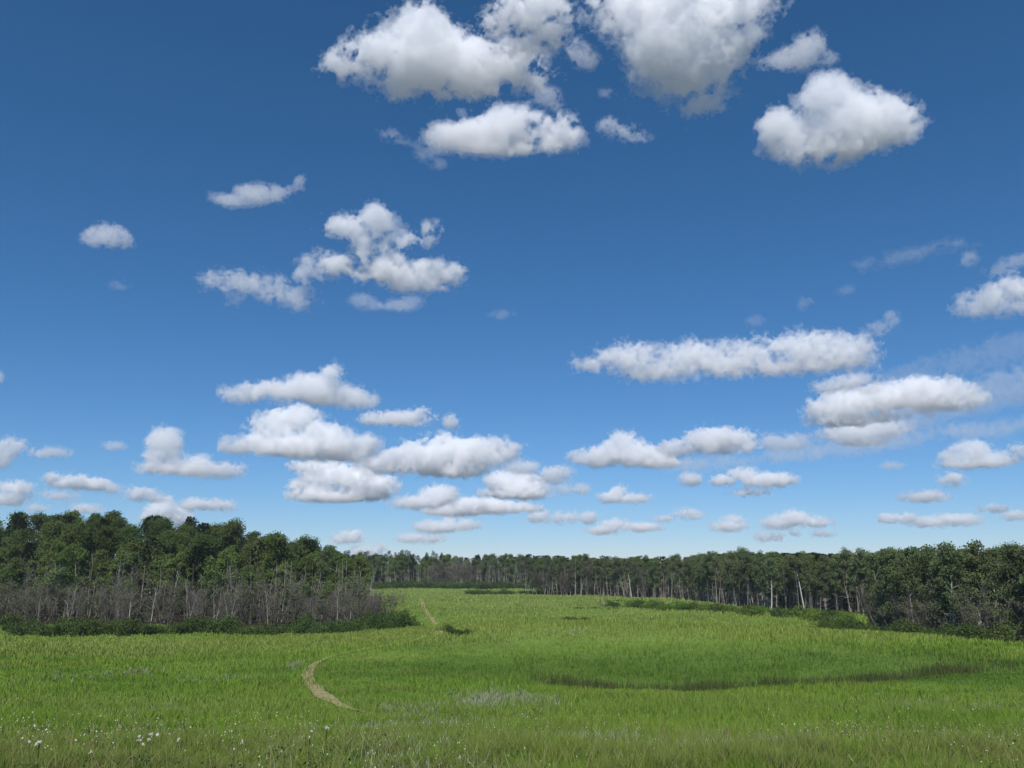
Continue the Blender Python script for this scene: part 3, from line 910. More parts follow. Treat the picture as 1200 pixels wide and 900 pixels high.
for k, (x, y, nx, ny) in enumerate(scatter_line(RE2, 1.7, 0.9)):
    deep = U(0, 2.0)
    plant('aspen_tree', random.choice(P_OLIVE), x + nx * deep, y + ny * deep, 'slender tree in the near dark corner of the right wood, right of the clearing', 'tree', 'slender trees of the near right corner', U(0.9, 1.04))
for x, y, nx, ny in scatter_line(RE2, 2.4, 1.0):
    d = U(3.5, 7)
    plant('aspen_tree', random.choice(P_OLIVE + P_LEAFY[:2]), x + nx * d, y + ny * d, 'full crown just behind the slender front trees of the near right corner', 'tree', 'second-row trees of the near right corner', U(0.88, 1.02))
for x, y, nx, ny in scatter_line(RE2[1:], 1.5, 1.2):
    plant('bare_sapling', random.choice(P_BARE), x + nx * 0.3, y + ny * 0.3, 'leafless dark undergrowth sapling at the foot of the near right trees', 'tree', 'bare undergrowth of the near right corner', U(0.7, 1.1))
for k, (x, y, nx, ny) in enumerate(scatter_line(RE2, 4.6, 1.2)):
    plant('young_tree', random.choice(P_YOUNG), x + nx * U(-0.5, 3), y + ny * U(-0.5, 3), 'young leafy tree crowding the foot of the slender trees in the near right corner', 'tree', 'young trees of the near right corner', U(0.65, 1.1))
for k in range(26):
    x = -80 + 60 * (k + U(0, 1)) / 26
    plant('young_tree', random.choice(P_YOUNG), x, 119 + U(0, 8), 'young leafy tree half hidden in the grey thicket of the left wood', 'tree', 'young trees in the left thicket', U(0.8, 1.25))
for px, yy, lab, s in (
    (738, 212, 'leaning white-stemmed tree at the far front of the right wood, alone that white there', 1.0),
    (938, 149, 'pair-like slanting white trunk left of the bright clearing', 1.0),
    (898, 153, 'white trunk with a kink among slim trees left of the bright clearing', 0.95),
    (1012, 139, 'tall clean white trunk just right of the bright clearing, at the back', 1.05),
    (1020, 140, 'second white trunk close beside the tall clean one at the clearing', 1.0),
    (1005, 142, 'thin white trunk directly at the back edge of the bright clearing', 0.95),
    (1092, 96, 'white trunk with a long curve low in the near right corner', 0.98),
    (1140, 89, 'thick double white trunk at the front of the near right corner', 1.0),
    (1190, 82, 'white trunk close to the right edge of the photo', 1.0)):
    plant('birch_tree', P_WHITE[int(px) % 4], (px - 600) / 1000 * yy * 0.985, yy, lab, 'tree', None, s, tilt=(0, U(-0.06, 0.06)))

# --- shrub belts
for i in range(42):
    t = (i + U(0, 1)) / 42
    px = 20 + 455 * t
    y = 104 + U(-3.5, 4.5) + (2 if px > 300 else 0)
    plant('hedge_bush', random.choice(P_SHRUB), (px - 600) / 1000 * y * 0.985, y, 'dark green bush in the low belt along the foot of the left wood', 'bush', 'bushes along the foot of the left wood', U(0.6, 1.3), U(0.75, 1.15))
for i in range(9):
    px = 432 + 48 * U(0, 1)
    y = 108 + U(-1, 8)
    plant('hedge_bush', random.choice(P_SHRUB), (px - 600) / 1000 * y * 0.985, y, 'dark leafy bush wrapping the rounded right end of the left wood', 'bush', 'bushes round the right end of the left wood', U(1.0, 1.4), U(1.0, 1.3))
HB = [(20, 168), (28, 154), (36, 148), (43, 138), (45, 124), (40, 108), (38, 98), (41, 88), (48, 79), (56, 71)]
for k, (x, y, nx, ny) in enumerate(scatter_line(HB, 2.1, 1.6)):
    near = y < 116
    if 116 < y < 140 and k % 2: continue
    plant('hedge_bush', random.choice(P_SHRUB if (k % 3 == 0 or near) else P_SHRUB_B), x, y,
          'leafy bush at the foot of the near right wood, right of the clearing' if near else 'low leafy bush in the belt behind the grassy mound, left of the bright clearing',
          'bush', 'bushes at the foot of the near right wood' if near else 'bushes behind the mound', U(0.9, 1.3), U(0.75, 1.1))
for x, y, nx, ny in scatter_line([(24, 176), (34, 162), (41, 153), (48, 145), (52, 134)], 1.7, 2.4):
    plant('hedge_bush', random.choice(P_SHRUB_B), x, y, 'fresh green bush at the edge of the bright clearing', 'bush', 'fresh green bushes by the clearing', U(0.7, 1.0), U(0.6, 0.9))
# lone bushes in the meadow
x, y = on_ground(705, 713)
plant('bare_bush', P_BARE[0], x, y, 'small leafless bush alone in the middle of the far meadow', 'bush', None, 0.62, 1.15)
for dx, lab in ((-4.2, 'left'), (-1.2, 'middle'), (2.2, 'right')):
    plant('low_bush', P_SHRUB_B[1], x + dx, y - 0.6 + U(-.4, .4), {'left': 'low dark bush spreading left of the lone leafless bush in the meadow', 'middle': 'low dark bush right under the lone leafless bush in the meadow', 'right': 'low dark bush spreading right of the lone leafless bush in the meadow'}[lab], 'bush', None, 0.8, 0.4)
x, y = on_ground(674, 727)
plant('low_bush', P_SHRUB[2], x - 0.9, y, 'left half of the small dark bush patch before the lone leafless bush', 'bush', None, 0.7, 0.5)
plant('low_bush', P_SHRUB[3], x + 1.0, y, 'right half of the small dark bush patch before the lone leafless bush', 'bush', None, 0.65, 0.5)
x, y = on_ground(693, 708)
plant('low_bush', P_SHRUB[0], x + 7, y + 12, 'flat dark bush patch farther back in the meadow, near the right wood', 'bush', None, 0.9, 0.35)
for px, py, s, lab in ((521, 741, 0.5, 'upright weedy bush beside the small dirt mound on the track'), (530, 744, 0.42, 'low weedy bush right of the upright one beside the dirt mound'), (547, 744, 0.35, 'small weedy bush at the right end of the weedy row by the track'), (540, 745, 0.32, 'low weed clump in the middle of the weedy row by the track')):
    x, y = on_ground(px, py)
    plant('weedy_bush', P_SHRUB[int(px) % 5], x, y, lab, 'bush', None, s, 1.0)

# --- dark litter under the trees
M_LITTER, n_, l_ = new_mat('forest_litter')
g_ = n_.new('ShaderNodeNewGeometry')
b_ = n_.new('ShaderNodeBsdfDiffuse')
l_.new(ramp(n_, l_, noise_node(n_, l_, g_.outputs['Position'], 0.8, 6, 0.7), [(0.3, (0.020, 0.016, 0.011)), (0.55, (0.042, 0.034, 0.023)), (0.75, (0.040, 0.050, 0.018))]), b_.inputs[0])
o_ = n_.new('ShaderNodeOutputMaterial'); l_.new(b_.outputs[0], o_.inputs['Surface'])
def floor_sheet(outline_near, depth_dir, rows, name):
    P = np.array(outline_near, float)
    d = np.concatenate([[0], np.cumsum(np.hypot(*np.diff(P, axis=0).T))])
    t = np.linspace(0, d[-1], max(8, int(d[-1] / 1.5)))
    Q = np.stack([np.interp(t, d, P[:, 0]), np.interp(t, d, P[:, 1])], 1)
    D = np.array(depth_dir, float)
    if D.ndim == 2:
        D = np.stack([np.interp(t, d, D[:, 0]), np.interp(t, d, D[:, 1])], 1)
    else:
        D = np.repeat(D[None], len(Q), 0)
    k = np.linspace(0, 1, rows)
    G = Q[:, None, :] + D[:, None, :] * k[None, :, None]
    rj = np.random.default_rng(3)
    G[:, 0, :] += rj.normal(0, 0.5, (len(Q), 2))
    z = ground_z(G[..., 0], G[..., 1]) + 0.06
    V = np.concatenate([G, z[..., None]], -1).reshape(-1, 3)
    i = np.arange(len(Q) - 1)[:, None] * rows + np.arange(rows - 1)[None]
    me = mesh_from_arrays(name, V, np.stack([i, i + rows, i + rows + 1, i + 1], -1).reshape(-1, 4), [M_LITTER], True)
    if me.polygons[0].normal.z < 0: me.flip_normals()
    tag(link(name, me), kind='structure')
floor_sheet([(-140, 113), (-70, 113.5), (-17.5, 112), (-21, 140), (-33, 210)], [(0, 130), (0, 130), (-8, 100), (-30, 70), (-80, 10)], 60, 'forest_floor')
floor_sheet(RE + RE2[1:], [(12, 70), (30, 70), (60, 50), (80, 20), (80, 10), (70, 12), (60, 8), (60, 4), (60, 0), (60, -2), (60, -4), (60, -6)], 40, 'forest_floor')
floor_sheet([(-110, 302), (-50, 303), (10, 303)], (0, 90), 40, 'forest_floor')

# --- everything deeper in the woods, one mass
def mass_tree(r, x, y, H, W, n, leaf):
    z0 = float(ground_z(np.array([x]), np.array([y]))[0])
    u = r.random(n)
    cb = 0.06
    ang = r.uniform(0, 6.28, n)
    rr = W * 0.5 * np.sqrt(r.random(n)) * (0.35 + 0.75 * np.sin(np.pi * np.clip(0.1 + 0.9 * u, 0, 1)))
    lump = 1 + 0.25 * np.sin(ang * 3 + x) * np.sin(u * 9 + y)
    P = np.stack([x + np.cos(ang) * rr * lump, y + np.sin(ang) * rr * lump, z0 + H * (cb + (1 - cb) * u)], 1)
    return leaf_quads(P, leaf * r.uniform(0.6, 1.3, n), r, 0.4), prisms([(x, y, z0 - .2)], [(x + r.normal(0, .3), y, z0 + H * 0.9)], [0.12], [0.03], 4)

mr_ = np.random.default_rng(77)
M_POLE = bark_material('grey_pole_bark', (0.34, 0.305, 0.26), (0.15, 0.13, 0.11), 2.0)
spots = []
for i in range(90):                                            # inside the left wood
    x = mr_.uniform(-130, -28); y = mr_.uniform(126, 215)
    if x > -0.19 * y - 2: continue
    spots.append((x, y, mr_.uniform(8.5, 10.5) + (1.0 if x < -50 and y > 145 else 0)))
for x, y, nx, ny in scatter_line(RE, 0.9, 1):
    d = mr_.uniform(7, 26); spots.append((x + nx * d, y + ny * d, mr_.uniform(9, 10.3)))
for x, y, nx, ny in scatter_line(RE2, 0.7, 1):
    d = mr_.uniform(7, 24); spots.append((x + nx * d, y + ny * d, mr_.uniform(8.4, 9.6)))
for i in range(130):
    spots.append((mr_.uniform(-95, 22), mr_.uniform(324, 372), mr_.uniform(9.5, 11.5)))
for i in range(60):
    spots.append((mr_.uniform(-170, -40), mr_.uniform(420, 560), mr_.uniform(10, 15)))
lv, tr = [], []
for x, y, h in spots:
    a, b = mass_tree(mr_, x, y, h, mr_.uniform(3.4, 5.0), 700, 0.40)
    lv.append(a); tr.append(b)
pole = Bars()
def poles(line, n, d0, d1, h0, h1):
    for _ in range(n):
        x, y, nx, ny = line[mr_.integers(0, len(line))]
        d = mr_.uniform(d0, d1)
        x += nx * d + mr_.normal(0, 1); y += ny * d + mr_.normal(0, 1)
        z = float(ground_z(np.array([x]), np.array([y]))[0])
        h = mr_.uniform(h0, h1)
        p = wander(mr_, (x, y, z - 0.2), (mr_.normal(0, .07), mr_.normal(0, .07), 1), h, 5, 0.04)
        pole.line(p, mr_.uniform(0.05, 0.095), 0.015)
        for k in range(4):
            q = p[mr_.integers(2, 5)]
            pole.line(wander(mr_, q, (mr_.normal(), mr_.normal(), 0.7), mr_.uniform(0.6, 1.8), 2, 0.2), 0.025, 0.01)
poles(scatter_line(RE, 1.0, 1), 330, 0.3, 6, 6, 9.2)
poles(scatter_line(RE2, 1.0, 1), 280, 0.5, 6, 5, 8.6)
poles([(x, 303, 0, 1) for x in range(-60, 6)], 90, 0, 8, 6, 9.5)
poles([(x, 119, 0, 1) for x in range(-82, -20)], 150, 0, 12, 5, 9)
m1, m2 = joinvf(lv), joinvf(tr + [pole.build(4)])
me = mesh_from_arrays('deep_woods', *joinvf([m1, m2]), [M_LEAF, M_POLE])
mi = np.zeros(len(me.polygons), np.int32); mi[len(m1[1]):] = 1
me.polygons.foreach_set('material_index', mi)
tag(link('deep_woods', me), 'dark mass of further trees filling the woods behind their front rows', 'woods', None, 'stuff')
print('woods', round(time.time() - T0, 1), len(spots))
# ------------------------------------------------------------------ track, grass, flowers
TRACK = [on_ground(*p) for p in ((492, 700), (496, 712), (503, 722), (512, 733), (508, 742), (490, 751), (455, 757), (420, 762), (388, 769), (368, 778), (360, 788), (362, 800), (374, 813), (392, 824), (412, 832), (428, 836))]
def chaikin(p, n=3):
    p = np.array(p, float)
    for _ in range(n):
        q = np.empty((2 * len(p), 2))
        q[0::2] = np.concatenate([p[:1], p[:-1] * 0.25 + p[1:] * 0.75])
        q[1::2] = np.concatenate([p[:-1] * 0.75 + p[1:] * 0.25, p[-1:]]) if False else np.concatenate([p[:-1] * 0.25 + p[1:] * 0.75, p[-1:]])
        p = q
    return p
def resample(p, step):
    p = np.array(p, float)
    d = np.concatenate([[0], np.cumsum(np.hypot(*np.diff(p, axis=0).T))])
    n = max(2, int(d[-1] / step))
    t = np.linspace(0, d[-1], n)
    q = np.stack([np.interp(t, d, p[:, 0]), np.interp(t, d, p[:, 1])], 1)
    for _ in range(14):
        q[1:-1] = 0.25 * q[:-2] + 0.5 * q[1:-1] + 0.25 * q[2:]
    return q
track = resample(TRACK, 0.5)

def strip(centre, half, lift, name, mat, cols=5, seed=0):
    r = np.random.default_rng(seed)
    t = np.gradient(centre, axis=0); t /= np.linalg.norm(t, axis=1, keepdims=True)
    nrm = np.stack([-t[:, 1], t[:, 0]], 1)
    n = len(centre)
    wob = np.interp(np.arange(n), np.arange(0, n + 3, 3), r.uniform(0.7, 1.2, len(np.arange(0, n + 3, 3))))
    taper = np.clip(np.minimum(np.arange(n), np.arange(n)[::-1]) / 14.0, 0.1, 1)
    u = np.linspace(-1, 1, cols)
    P = centre[:, None, :] + nrm[:, None, :] * (u[None, :, None] * (half * wob * taper)[:, None, None])
    z = ground_z(P[..., 0], P[..., 1]) + lift
    V = np.concatenate([P, z[..., None]], -1).reshape(-1, 3)
    i = np.arange(n - 1)[:, None] * cols + np.arange(cols - 1)[None]
    F = np.stack([i, i + 1, i + cols + 1, i + cols], -1).reshape(-1, 4)
    me = mesh_from_arrays(name, V, F, [mat], smooth=True)
    if me.polygons[0].normal.z < 0: me.flip_normals()
    return me

def dirt_material(name, a, b):
    m, n, l = new_mat(name)
    geo = n.new('ShaderNodeNewGeometry')
    c = ramp(n, l, noise_node(n, l, geo.outputs['Position'], 2.3, 6, 0.7), [(0.35, a), (0.52, b), (0.66, (0.13, 0.17, 0.05))])
    bp = n.new('ShaderNodeBump'); bp.inputs['Strength'].default_value = 0.6; bp.inputs['Distance'].default_value = 0.1
    l.new(noise_node(n, l, geo.outputs['Position'], 6, 5, 0.7), bp.inputs['Height'])
    p = n.new('ShaderNodeBsdfDiffuse')
    l.new(c, p.inputs[0]); l.new(bp.outputs[0], p.inputs['Normal'])
    o = n.new('ShaderNodeOutputMaterial'); l.new(p.outputs[0], o.inputs['Surface'])
    return m
M_DIRT = dirt_material('trodden_dirt', (0.36, 0.28, 0.165), (0.27, 0.24, 0.12))
M_WORN = dirt_material('worn_turf', (0.22, 0.235, 0.085), (0.17, 0.22, 0.06))
ty = track[:, 1]
i_far = int(np.argmax(ty < 99)); i_bend = int(np.argmax(ty < 76))
track_pieces = [track[6:i_far], track[i_bend:], track[i_far - 8:i_bend + 12]]
for q, hw in zip(track_pieces, (0.36, 0.46, 0.26)):        # bare where the wheels still wear it, grown over between
    tag(link('track', strip(q, hw, 0.05 if hw > 0.3 else 0.044, 'track', M_DIRT if hw > 0.3 else M_WORN, 5, 3)), kind='structure')

# small dirt mound with a burrow beside the track
def dirt_mound():
    r = np.random.default_rng(5)
    x0, y0 = on_ground(514, 743)
    n, k = 24, 9
    V, F = [], []
    for j in range(k):
        q = j / (k - 1)
        for i in range(n):
            a = 2 * math.pi * i / n
            R = (0.05 + 0.6 * q) * (1 + 0.18 * math.sin(3 * a + 1) + r.normal(0, 0.04))
            x, y = x0 + math.cos(a) * R, y0 + math.sin(a) * R * 0.8
            V.append((x, y, gz(x, y) - 0.03 + 0.3 * (1 - q * q) ** 1.2 + r.normal(0, 0.03)))
    for j in range(k - 1):
        for i in range(n):
            F.append((j * n + i, (j + 1) * n + i, (j + 1) * n + (i + 1) % n, j * n + (i + 1) % n))
    me = mesh_from_arrays('dirt_mound', V, F, [dirt_material('dug_earth', (0.34, 0.25, 0.15), (0.28, 0.22, 0.13))], True)
    tag(link('dirt_mound', me), 'small bare mound of tan dug earth beside the track, left of the weedy bushes', 'mound')
dirt_mound()

def grass_material(name, stops, trans=0.25, tint=None):
    """blades: patch colour by where they grow, a little spread from blade to blade"""
    m, n, l = new_mat(name)
    geo = n.new('ShaderNodeNewGeometry')
    pos = geo.outputs['Position']
    if stops is None:
        col, v = meadow_colour(n, l, pos)
        rnd = ramp(n, l, geo.outputs['Random Per Island'], [(0.0, (0.55, 0.6, 0.5)), (0.5, (1.0, 1.0, 1.0)), (0.9, (1.25, 1.18, 1.2)), (1.0, (1.6, 1.4, 1.6))])
        col = mixc(n, l, 1.0, col, rnd, 'MULTIPLY')
    else:
        col = ramp(n, l, geo.outputs['Random Per Island'], stops)
    d = n.new('ShaderNodeBsdfDiffuse'); t = n.new('ShaderNodeBsdfTranslucent')
    l.new(col, d.inputs[0]); l.new(col, t.inputs[0])
    # blades curve and cup: their mean facing is skyward
    vm = n.new('ShaderNodeVectorMath'); vm.operation = 'MULTIPLY_ADD'
    vm.inputs[1].default_value = (0.35, 0.35, 0.35); vm.inputs[2].default_value = (0, 0, 0.8)
    l.new(geo.outputs['Normal'], vm.inputs[0])
    vn = n.new('ShaderNodeVectorMath'); vn.operation = 'NORMALIZE'
    l.new(vm.outputs[0], vn.inputs[0]); l.new(vn.outputs[0], d.inputs['Normal'])
    mx = n.new('ShaderNodeMixShader'); mx.inputs[0].default_value = trans
    l.new(d.outputs[0], mx.inputs[1]); l.new(t.outputs[0], mx.inputs[2])
    o = n.new('ShaderNodeOutputMaterial'); l.new(mx.outputs[0], o.inputs['Surface'])
    return m

def blades(x, y, h, w, r, bend=0.35):
    """one bent blade per root: lower quad + tip quad (narrow)"""
    n = len(x)
    z = ground_z(x, y)
    a = r.uniform(0, 2 * np.pi, n)
    side = np.stack([np.cos(a), np.sin(a), np.zeros(n)], 1) * (w * 0.5)[:, None]
    b = r.uniform(0, 2 * np.pi, n)
    lean = np.stack([np.cos(b), np.sin(b), np.zeros(n)], 1) * (h * bend * r.random(n))[:, None]
    root = np.stack([x, y, z - 0.02], 1)
    mid = root + lean * 0.35; mid[:, 2] += h * 0.55
    tip = root + lean; tip[:, 2] += h * r.uniform(0.85, 1.0, n)
    V = np.stack([root - side, root + side, mid + side * 0.8, mid - side * 0.8, tip + side * 0.15, tip - side * 0.15], 1).reshape(-1, 3)
    k = np.arange(n)[:, None] * 6
    F = np.concatenate([k + np.array([0, 1, 2, 3]), k + np.array([3, 2, 4, 5])], 0)
    return V, F

gr_ = np.random.default_rng(9)
def sample_field(n, d0, d1, power=1.0, half=0.72):
    """roots over the sector in front, spaced wider with distance"""
    u = gr_.random(n)
    if power == 1.0:
        d = d0 * (d1 / d0) ** u
    else:
        p = 1 - power
        d = (d0 ** p + u * (d1 ** p - d0 ** p)) ** (1 / p)
    t = gr_.uniform(-half, half, n)
    return d * np.sin(np.arctan(t)), d * np.cos(np.arctan(t)), d

def off_track(x, y, m=0.8):
    d, _ = poly_dist(x, y, [tuple(p) for p in track[::4]] + [tuple(track[-1])])
    return d > m

def in_woods(x, y):
    left = (y > 113) & (x < -0.15 * y)
    re = np.array(RE + RE2[1:])
    xb = np.interp(y, re[::-1, 1], re[::-1, 0])
    return left | ((x > xb) & (y < 232)) | ((x > 4) & (y > 231)) | (y > 303)

# value noise for density / height patches
def patch(x, y, s, seed):
    r = np.random.default_rng(seed)
    g = r.random((64, 64))
    fx, fy = (x / s) % 63, (y / s) % 63
    i, j = fx.astype(int), fy.astype(int)
    u, v = fx - i, fy - j
    u = u * u * (3 - 2 * u); v = v * v * (3 - 2 * v)
    return (g[i, j] * (1 - u) * (1 - v) + g[i + 1, j] * u * (1 - v) + g[i, j + 1] * (1 - u) * v + g[i + 1, j + 1] * u * v)

x, y, d = sample_field(1500000, 5.0, 135, 1.3, 0.88)
keep = (off_track(x, y, 0.42) | (gr_.random(len(x)) < np.clip((y - 46) / 26, 0.12, 0.85))) & ~in_woods(x, y) & (gr_.random(len(x)) < np.clip((138 - d) / 50, 0, 1))
x, y, d = x[keep], y[keep], d[keep]
hp = 0.4 * patch(x, y, 9.0, 1) + 0.3 * patch(x, y, 2.7, 2) + 0.3 * patch(x + 40, y, 0.7, 3)
h = np.clip(d / 24, 0.72, 1) * (0.06 + 0.66 * hp ** 1.7) * gr_.uniform(0.6, 1.3, len(x))
gd, _ = poly_dist(x, y, GULLY)
w = np.maximum(0.008, 0.00048 * d) * gr_.uniform(0.7, 1.3, len(x))
me = mesh_from_arrays('meadow_grass', *blades(x, y, h, w, gr_, 0.75), [grass_material('meadow_blades', None)])
tag(link('meadow_grass', me), 'tall green meadow grass covering the near and middle field', 'grass', None, 'stuff')

x, y, d = sample_field(190000, 78, 300, 1.0, 0.62)
keep = (off_track(x, y, 0.4) | (gr_.random(len(x)) < 0.7)) & ~in_woods(x, y)
x, y, d = x[keep], y[keep], d[keep]
hp = patch(x, y, 12.0, 4)
h = (0.15 + 0.35 * hp) * gr_.uniform(0.6, 1.3, len(x))
me = mesh_from_arrays('far_grass', *blades(x, y, h, 0.0009 * d, gr_), [grass_material('far_blades', None)])
tag(link('far_grass', me), 'short pale green grass on the far part of the meadow towards the woods', 'grass', None, 'stuff')

# dark sedge along the gully
gp = resample(GULLY, 0.5)
n = 22000
i = gr_.integers(0, len(gp) - 1, n); f = gr_.random(n)
tt = i / len(gp)
P = gp[i] * (1 - f[:, None]) + gp[i + 1] * f[:, None]
P = P + gr_.normal(0, 0.6, (n, 2)) + np.stack([np.zeros(n), 0.5 + 0.7 * (tt < 0.55)], 1)
keep = (gr_.random(n) < np.clip((tt - 0.07) * 6, 0, 1) * np.clip((0.98 - tt) * 5, 0, 1) * np.clip((patch(P[:, 0] + 50, P[:, 1], 2.0, 31) - 0.3) * 3, 0.25, 1))
P = P[keep]
me = mesh_from_arrays('gully_sedge', *blades(P[:, 0], P[:, 1], gr_.uniform(0.3, 0.8, len(P)), np.full(len(P), 0.035), gr_, 0.25),
    [grass_material('sedge_blades', [(0, (0.040, 0.062, 0.018)), (0.5, (0.062, 0.090, 0.026)), (0.72, (0.075, 0.105, 0.030)), (0.86, (0.120, 0.105, 0.055)), (1, (0.13, 0.17, 0.05))], 0.25)])
tag(link('gully_sedge', me), 'dark brownish sedge filling the shallow gully in front of the grassy mound', 'sedge', None, 'stuff')

# silvery sage: a band on the near bank and patches further out
def sage_at(cx, cy, rx, ry, n):
    a = gr_.normal(0, 0.5, (n, 2))
    pts = np.array([on_ground(cx, cy)])
    d = math.hypot(*pts[0])
    dy = abs(on_ground(cx, cy - ry)[1] - on_ground(cx, cy + ry)[1]) / 2
    return pts + a * np.array([rx / 1000 * d, dy * (2.4 if d < 24 else 1.0)])
S = [sage_at(*a) for a in ((470, 868, 90, 9, 420), (600, 876, 110, 8, 800), (720, 884, 100, 7, 700), (830, 890, 90, 6, 560), (940, 893, 90, 5, 420), (560, 890, 160, 8, 380), (390, 862, 60, 8, 160), (590, 822, 60, 12, 900), (1145, 838, 60, 12, 700), (250, 798, 40, 6, 130), (160, 790, 30, 5, 70), (60, 800, 60, 10, 110), (160, 842, 60, 8, 110), (620, 745, 90, 6, 60), (345, 783, 20, 5, 70), (140, 880, 60, 10, 90), (480, 832, 50, 5, 80))]
S = np.concatenate(S)
S = S[(gr_.random(len(S)) < np.clip((patch(S[:, 0] + 40, S[:, 1], 1.3, 44) - 0.3) * 2.2, 0.05, 0.9) * np.where(S[:, 1] < 26, 0.5, 1.0))]
S = S[off_track(S[:, 0], S[:, 1])]
VF = []
for c in range(7):
    q = S + gr_.normal(0, 0.07, S.shape)
    dd = np.hypot(q[:, 0], q[:, 1])
    VF.append(blades(q[:, 0], q[:, 1], gr_.uniform(0.14, 0.42, len(q)) * np.clip(dd / 26, 0.8, 1), np.maximum(0.014, 0.0009 * dd), gr_, 0.6))
me = mesh_from_arrays('silver_sage', *joinvf(VF), [grass_material('sage_leaves', [(0, (0.16, 0.205, 0.10)), (0.5, (0.24, 0.285, 0.16)), (1, (0.36, 0.39, 0.26))], 0.25)])
tag(link('silver_sage', me), 'silvery grey sage growing in a band on the near bank and in pale patches', 'sage', None, 'stuff')

# weed leaves low in the near bank
x, y, d = sample_field(14000, 7.5, 40, 1.2)
k = patch(x, y, 3.0, 12) > 0.55
x, y = x[k], y[k]
C = np.stack([x, y, ground_z(x, y) + gr_.uniform(0.03, 0.22, len(x))], 1)
me = mesh_from_arrays('bank_weeds', *leaf_quads(C, gr_.uniform(0.018, 0.045, len(x)), gr_, 2.5), [foliage_material('weed_leaves', [(0.08, 0.14, 0.03), (0.11, 0.18, 0.04), (0.15, 0.21, 0.07)], 0.3)])
tag(link('bank_weeds', me), 'broad-leaved weeds between the grass on the near bank', 'weeds', None, 'stuff')

# dry pale seed stalks
x, y, d = sample_field(5200, 7.5, 60, 1.2)
me = mesh_from_arrays('seed_stalks', *blades(x, y, gr_.uniform(0.25, 0.62, len(x)), np.maximum(0.005, 0.00045 * d), gr_, 0.9), [grass_material('dry_stalks', [(0, (0.20, 0.19, 0.08)), (1, (0.30, 0.27, 0.14))], 0.3)])
tag(link('seed_stalks', me), 'thin straw-coloured seed stalks standing above the near grass', 'grass stalks', None, 'stuff')

# white flower specks: flat umbels far off
def petal_discs(P, R, r, seg=6):
    n = len(P)
    th = np.linspace(0, 2 * np.pi, seg, endpoint=False)
    tilt = r.normal(0, 0.25, (n, 2))
    ring = np.stack([np.cos(th), np.sin(th), np.zeros(seg)], 1)[None] * R[:, None, None] * r.uniform(0.7, 1.2, (n, seg, 1))
    ring[:, :, 2] += ring[:, :, 0] * tilt[:, :1] + ring[:, :, 1] * tilt[:, 1:]
    V = np.concatenate([ring + P[:, None, :], (P + [0, 0, 0.012])[:, None, :]], 1).reshape(-1, 3)
    k = np.arange(seg)
    t = np.stack([k, (k + 1) % seg, np.full(seg, seg)], 1)
    F = (np.arange(n)[:, None, None] * (seg + 1) + t[None]).reshape(-1, 3)
    return V, F
M_PETAL, nn_, ll_ = new_mat('white_petals')
p_ = nn_.new('ShaderNodeBsdfDiffuse'); p_.inputs[0].default_value = (0.44, 0.42, 0.38, 1)
o_ = nn_.new('ShaderNodeOutputMaterial'); ll_.new(p_.outputs[0], o_.inputs['Surface'])
x, y, d = sample_field(4200, 8.5, 110, 0.6, 0.7)
k = (patch(x, y, 4.0, 21) > 0.62) & (gr_.random(len(x)) < np.where(x < 2, 0.8, 0.3))
x, y, d = x[k], y[k], d[k]
P = np.stack([x, y, ground_z(x, y) + gr_.uniform(0.35, 0.6, len(x))], 1)
heads = petal_discs(P, np.maximum(0.008, 0.00032 * d) * gr_.uniform(0.6, 1.4, len(x)), gr_)
me = mesh_from_arrays('meadow_flowers', *heads, [M_PETAL])
tag(link('meadow_flowers', me), 'scattered tiny white flower heads dotting the grass of the field', 'wildflowers', None, 'stuff')

# pale tiny blossom in the bank grass
x, y, d = sample_field(2200, 8.0, 24, 0.6, 0.7)
k = patch(x, y, 1.6, 52) > 0.5
x, y = x[k], y[k]
P = np.stack([x, y, ground_z(x, y) + gr_.uniform(0.12, 0.42, len(x))], 1)
me = mesh_from_arrays('bank_blossom', *petal_discs(P, gr_.uniform(0.004, 0.009, len(x)), gr_, 5), [M_PETAL])
tag(link('bank_blossom', me), 'fine haze of very small pale blossoms in the grass of the near bank', 'wildflowers', None, 'stuff')

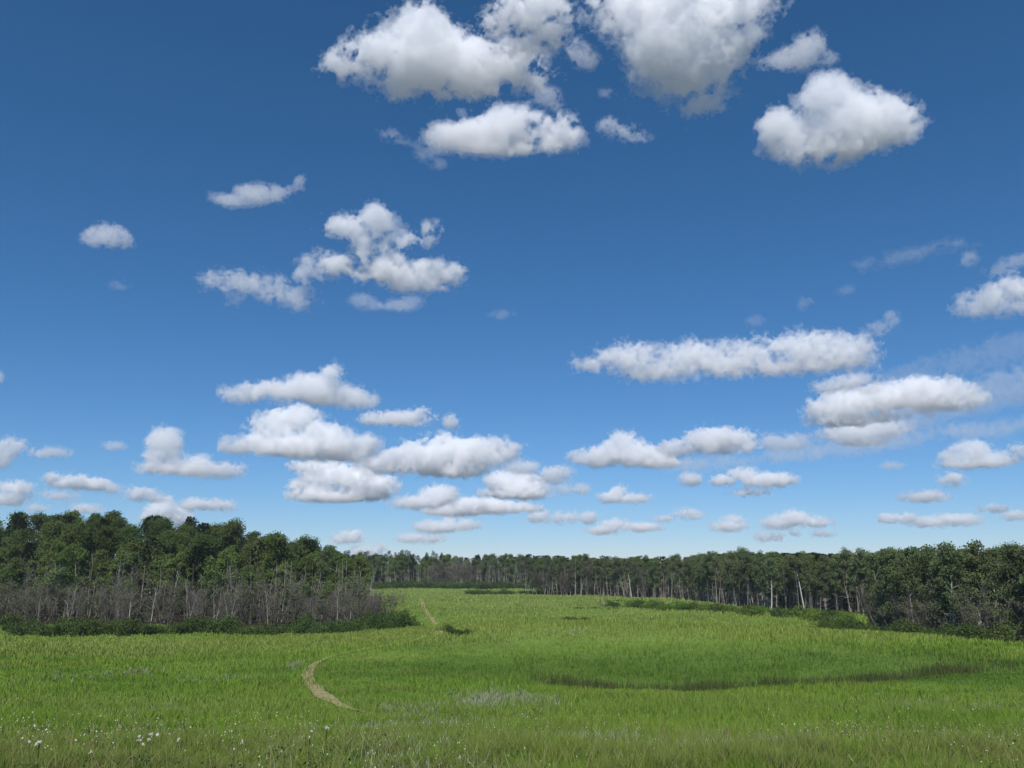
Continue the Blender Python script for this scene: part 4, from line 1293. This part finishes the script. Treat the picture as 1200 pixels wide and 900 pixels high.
# white yarrow close to the camera, each its own plant
M_STEM = foliage_material('yarrow_green', [(0.10, 0.16, 0.04), (0.13, 0.20, 0.05), (0.16, 0.24, 0.07)])
def yarrow(px, py, heads, size, label):
    x, y = on_ground(px, py + 40)
    r = np.random.default_rng(int(px * 7 + py))
    root = bpy.data.objects.new('yarrow_plant', None); COL.objects.link(root)
    root.location = (x, y, gz(x, y))
    tag(root, label, 'wildflower', 'white yarrow on the near bank')
    H = 0.42
    b = Bars(); pts = []
    b.line(np.array([(0, 0, -0.03), (0.01, 0.01, H * 0.5), (0.0, 0.02, H * 0.72)]), 0.006, 0.004)
    for k in range(heads):
        q = np.array([r.normal(0, 0.035), r.normal(0, 0.03), H + r.normal(0, 0.03)])
        b.line(np.array([(0, 0.02, H * 0.72), q]), 0.004, 0.003); pts.append(q)
    link('stem', mesh_from_arrays('stem', *b.build(4), [M_STEM]), root)
    C = np.concatenate([np.stack([r.normal(0, 0.05, 40), r.normal(0, 0.05, 40), r.uniform(0.02, 0.3, 40)], 1)])
    link('leaves', mesh_from_arrays('leaves', *leaf_quads(C, 0.028, r, 1.5), [M_STEM]), root)
    for q in pts:
        m = 16
        o = np.stack([r.normal(0, size * 0.5, m), r.normal(0, size * 0.5, m), r.normal(0, 0.006, m)], 1)
        link('flower_head', mesh_from_arrays('flower_head', *petal_discs(q + o, np.full(m, size * 0.34), r), [M_PETAL]), root)
for a in ((158, 881, 2, 0.055, 'broad flat-headed white yarrow, left one of the brightest pair on the near bank'),
          (168, 879, 2, 0.055, 'broad flat-headed white yarrow, right one of the brightest pair on the near bank'),
          (163, 888, 2, 0.045, 'white yarrow directly below the brightest pair on the near bank'),
          (29, 894, 2, 0.04, 'white yarrow near the bottom left corner, left of its twin'),
          (38, 894, 2, 0.045, 'white yarrow near the bottom left corner, right of its twin'),
          (199, 887, 2, 0.035, 'small white yarrow on the bank right of the brightest pair'),
          (97, 898, 1, 0.035, 'small white yarrow at the bottom edge between the corner twins and the brightest pair'),
          (270, 893, 2, 0.03, 'small white yarrow at the bottom edge, left of two'),
          (282, 890, 1, 0.03, 'small white yarrow at the bottom edge, right of two'),
          (380, 862, 3, 0.03, 'loose white yarrow at the left end of the silver sage band'),
          (360, 868, 2, 0.03, 'white yarrow just below and left of the sage band end')):
    yarrow(a[0], a[1], a[2], a[3] * 0.32, a[4])
print('done', round(time.time() - T0, 1))
# ------------------------------------------------------------------ thin summer haze over the field and woods
def haze_box(x0, x1, y0, y1, z0, z1, dens):
    V = [(x, y, z) for z in (z0, z1) for y in (y0, y1) for x in (x0, x1)]
    F = [(0, 2, 3, 1), (4, 5, 7, 6), (0, 1, 5, 4), (2, 6, 7, 3), (0, 4, 6, 2), (1, 3, 7, 5)]
    m, n, l = new_mat('haze_air')
    pv = n.new('ShaderNodeVolumePrincipled')
    pv.inputs['Color'].default_value = (0.80, 0.88, 1.0, 1)
    pv.inputs['Density'].default_value = dens
    o = n.new('ShaderNodeOutputMaterial')
    l.new(pv.outputs[0], o.inputs['Volume'])
    tag(link('haze', mesh_from_arrays('haze', V, F, [m])), 'thin pale summer haze in the air over the field', 'haze', None, 'stuff')
haze_box(-900, 900, -900, 900, -6, 60, 0.00017)
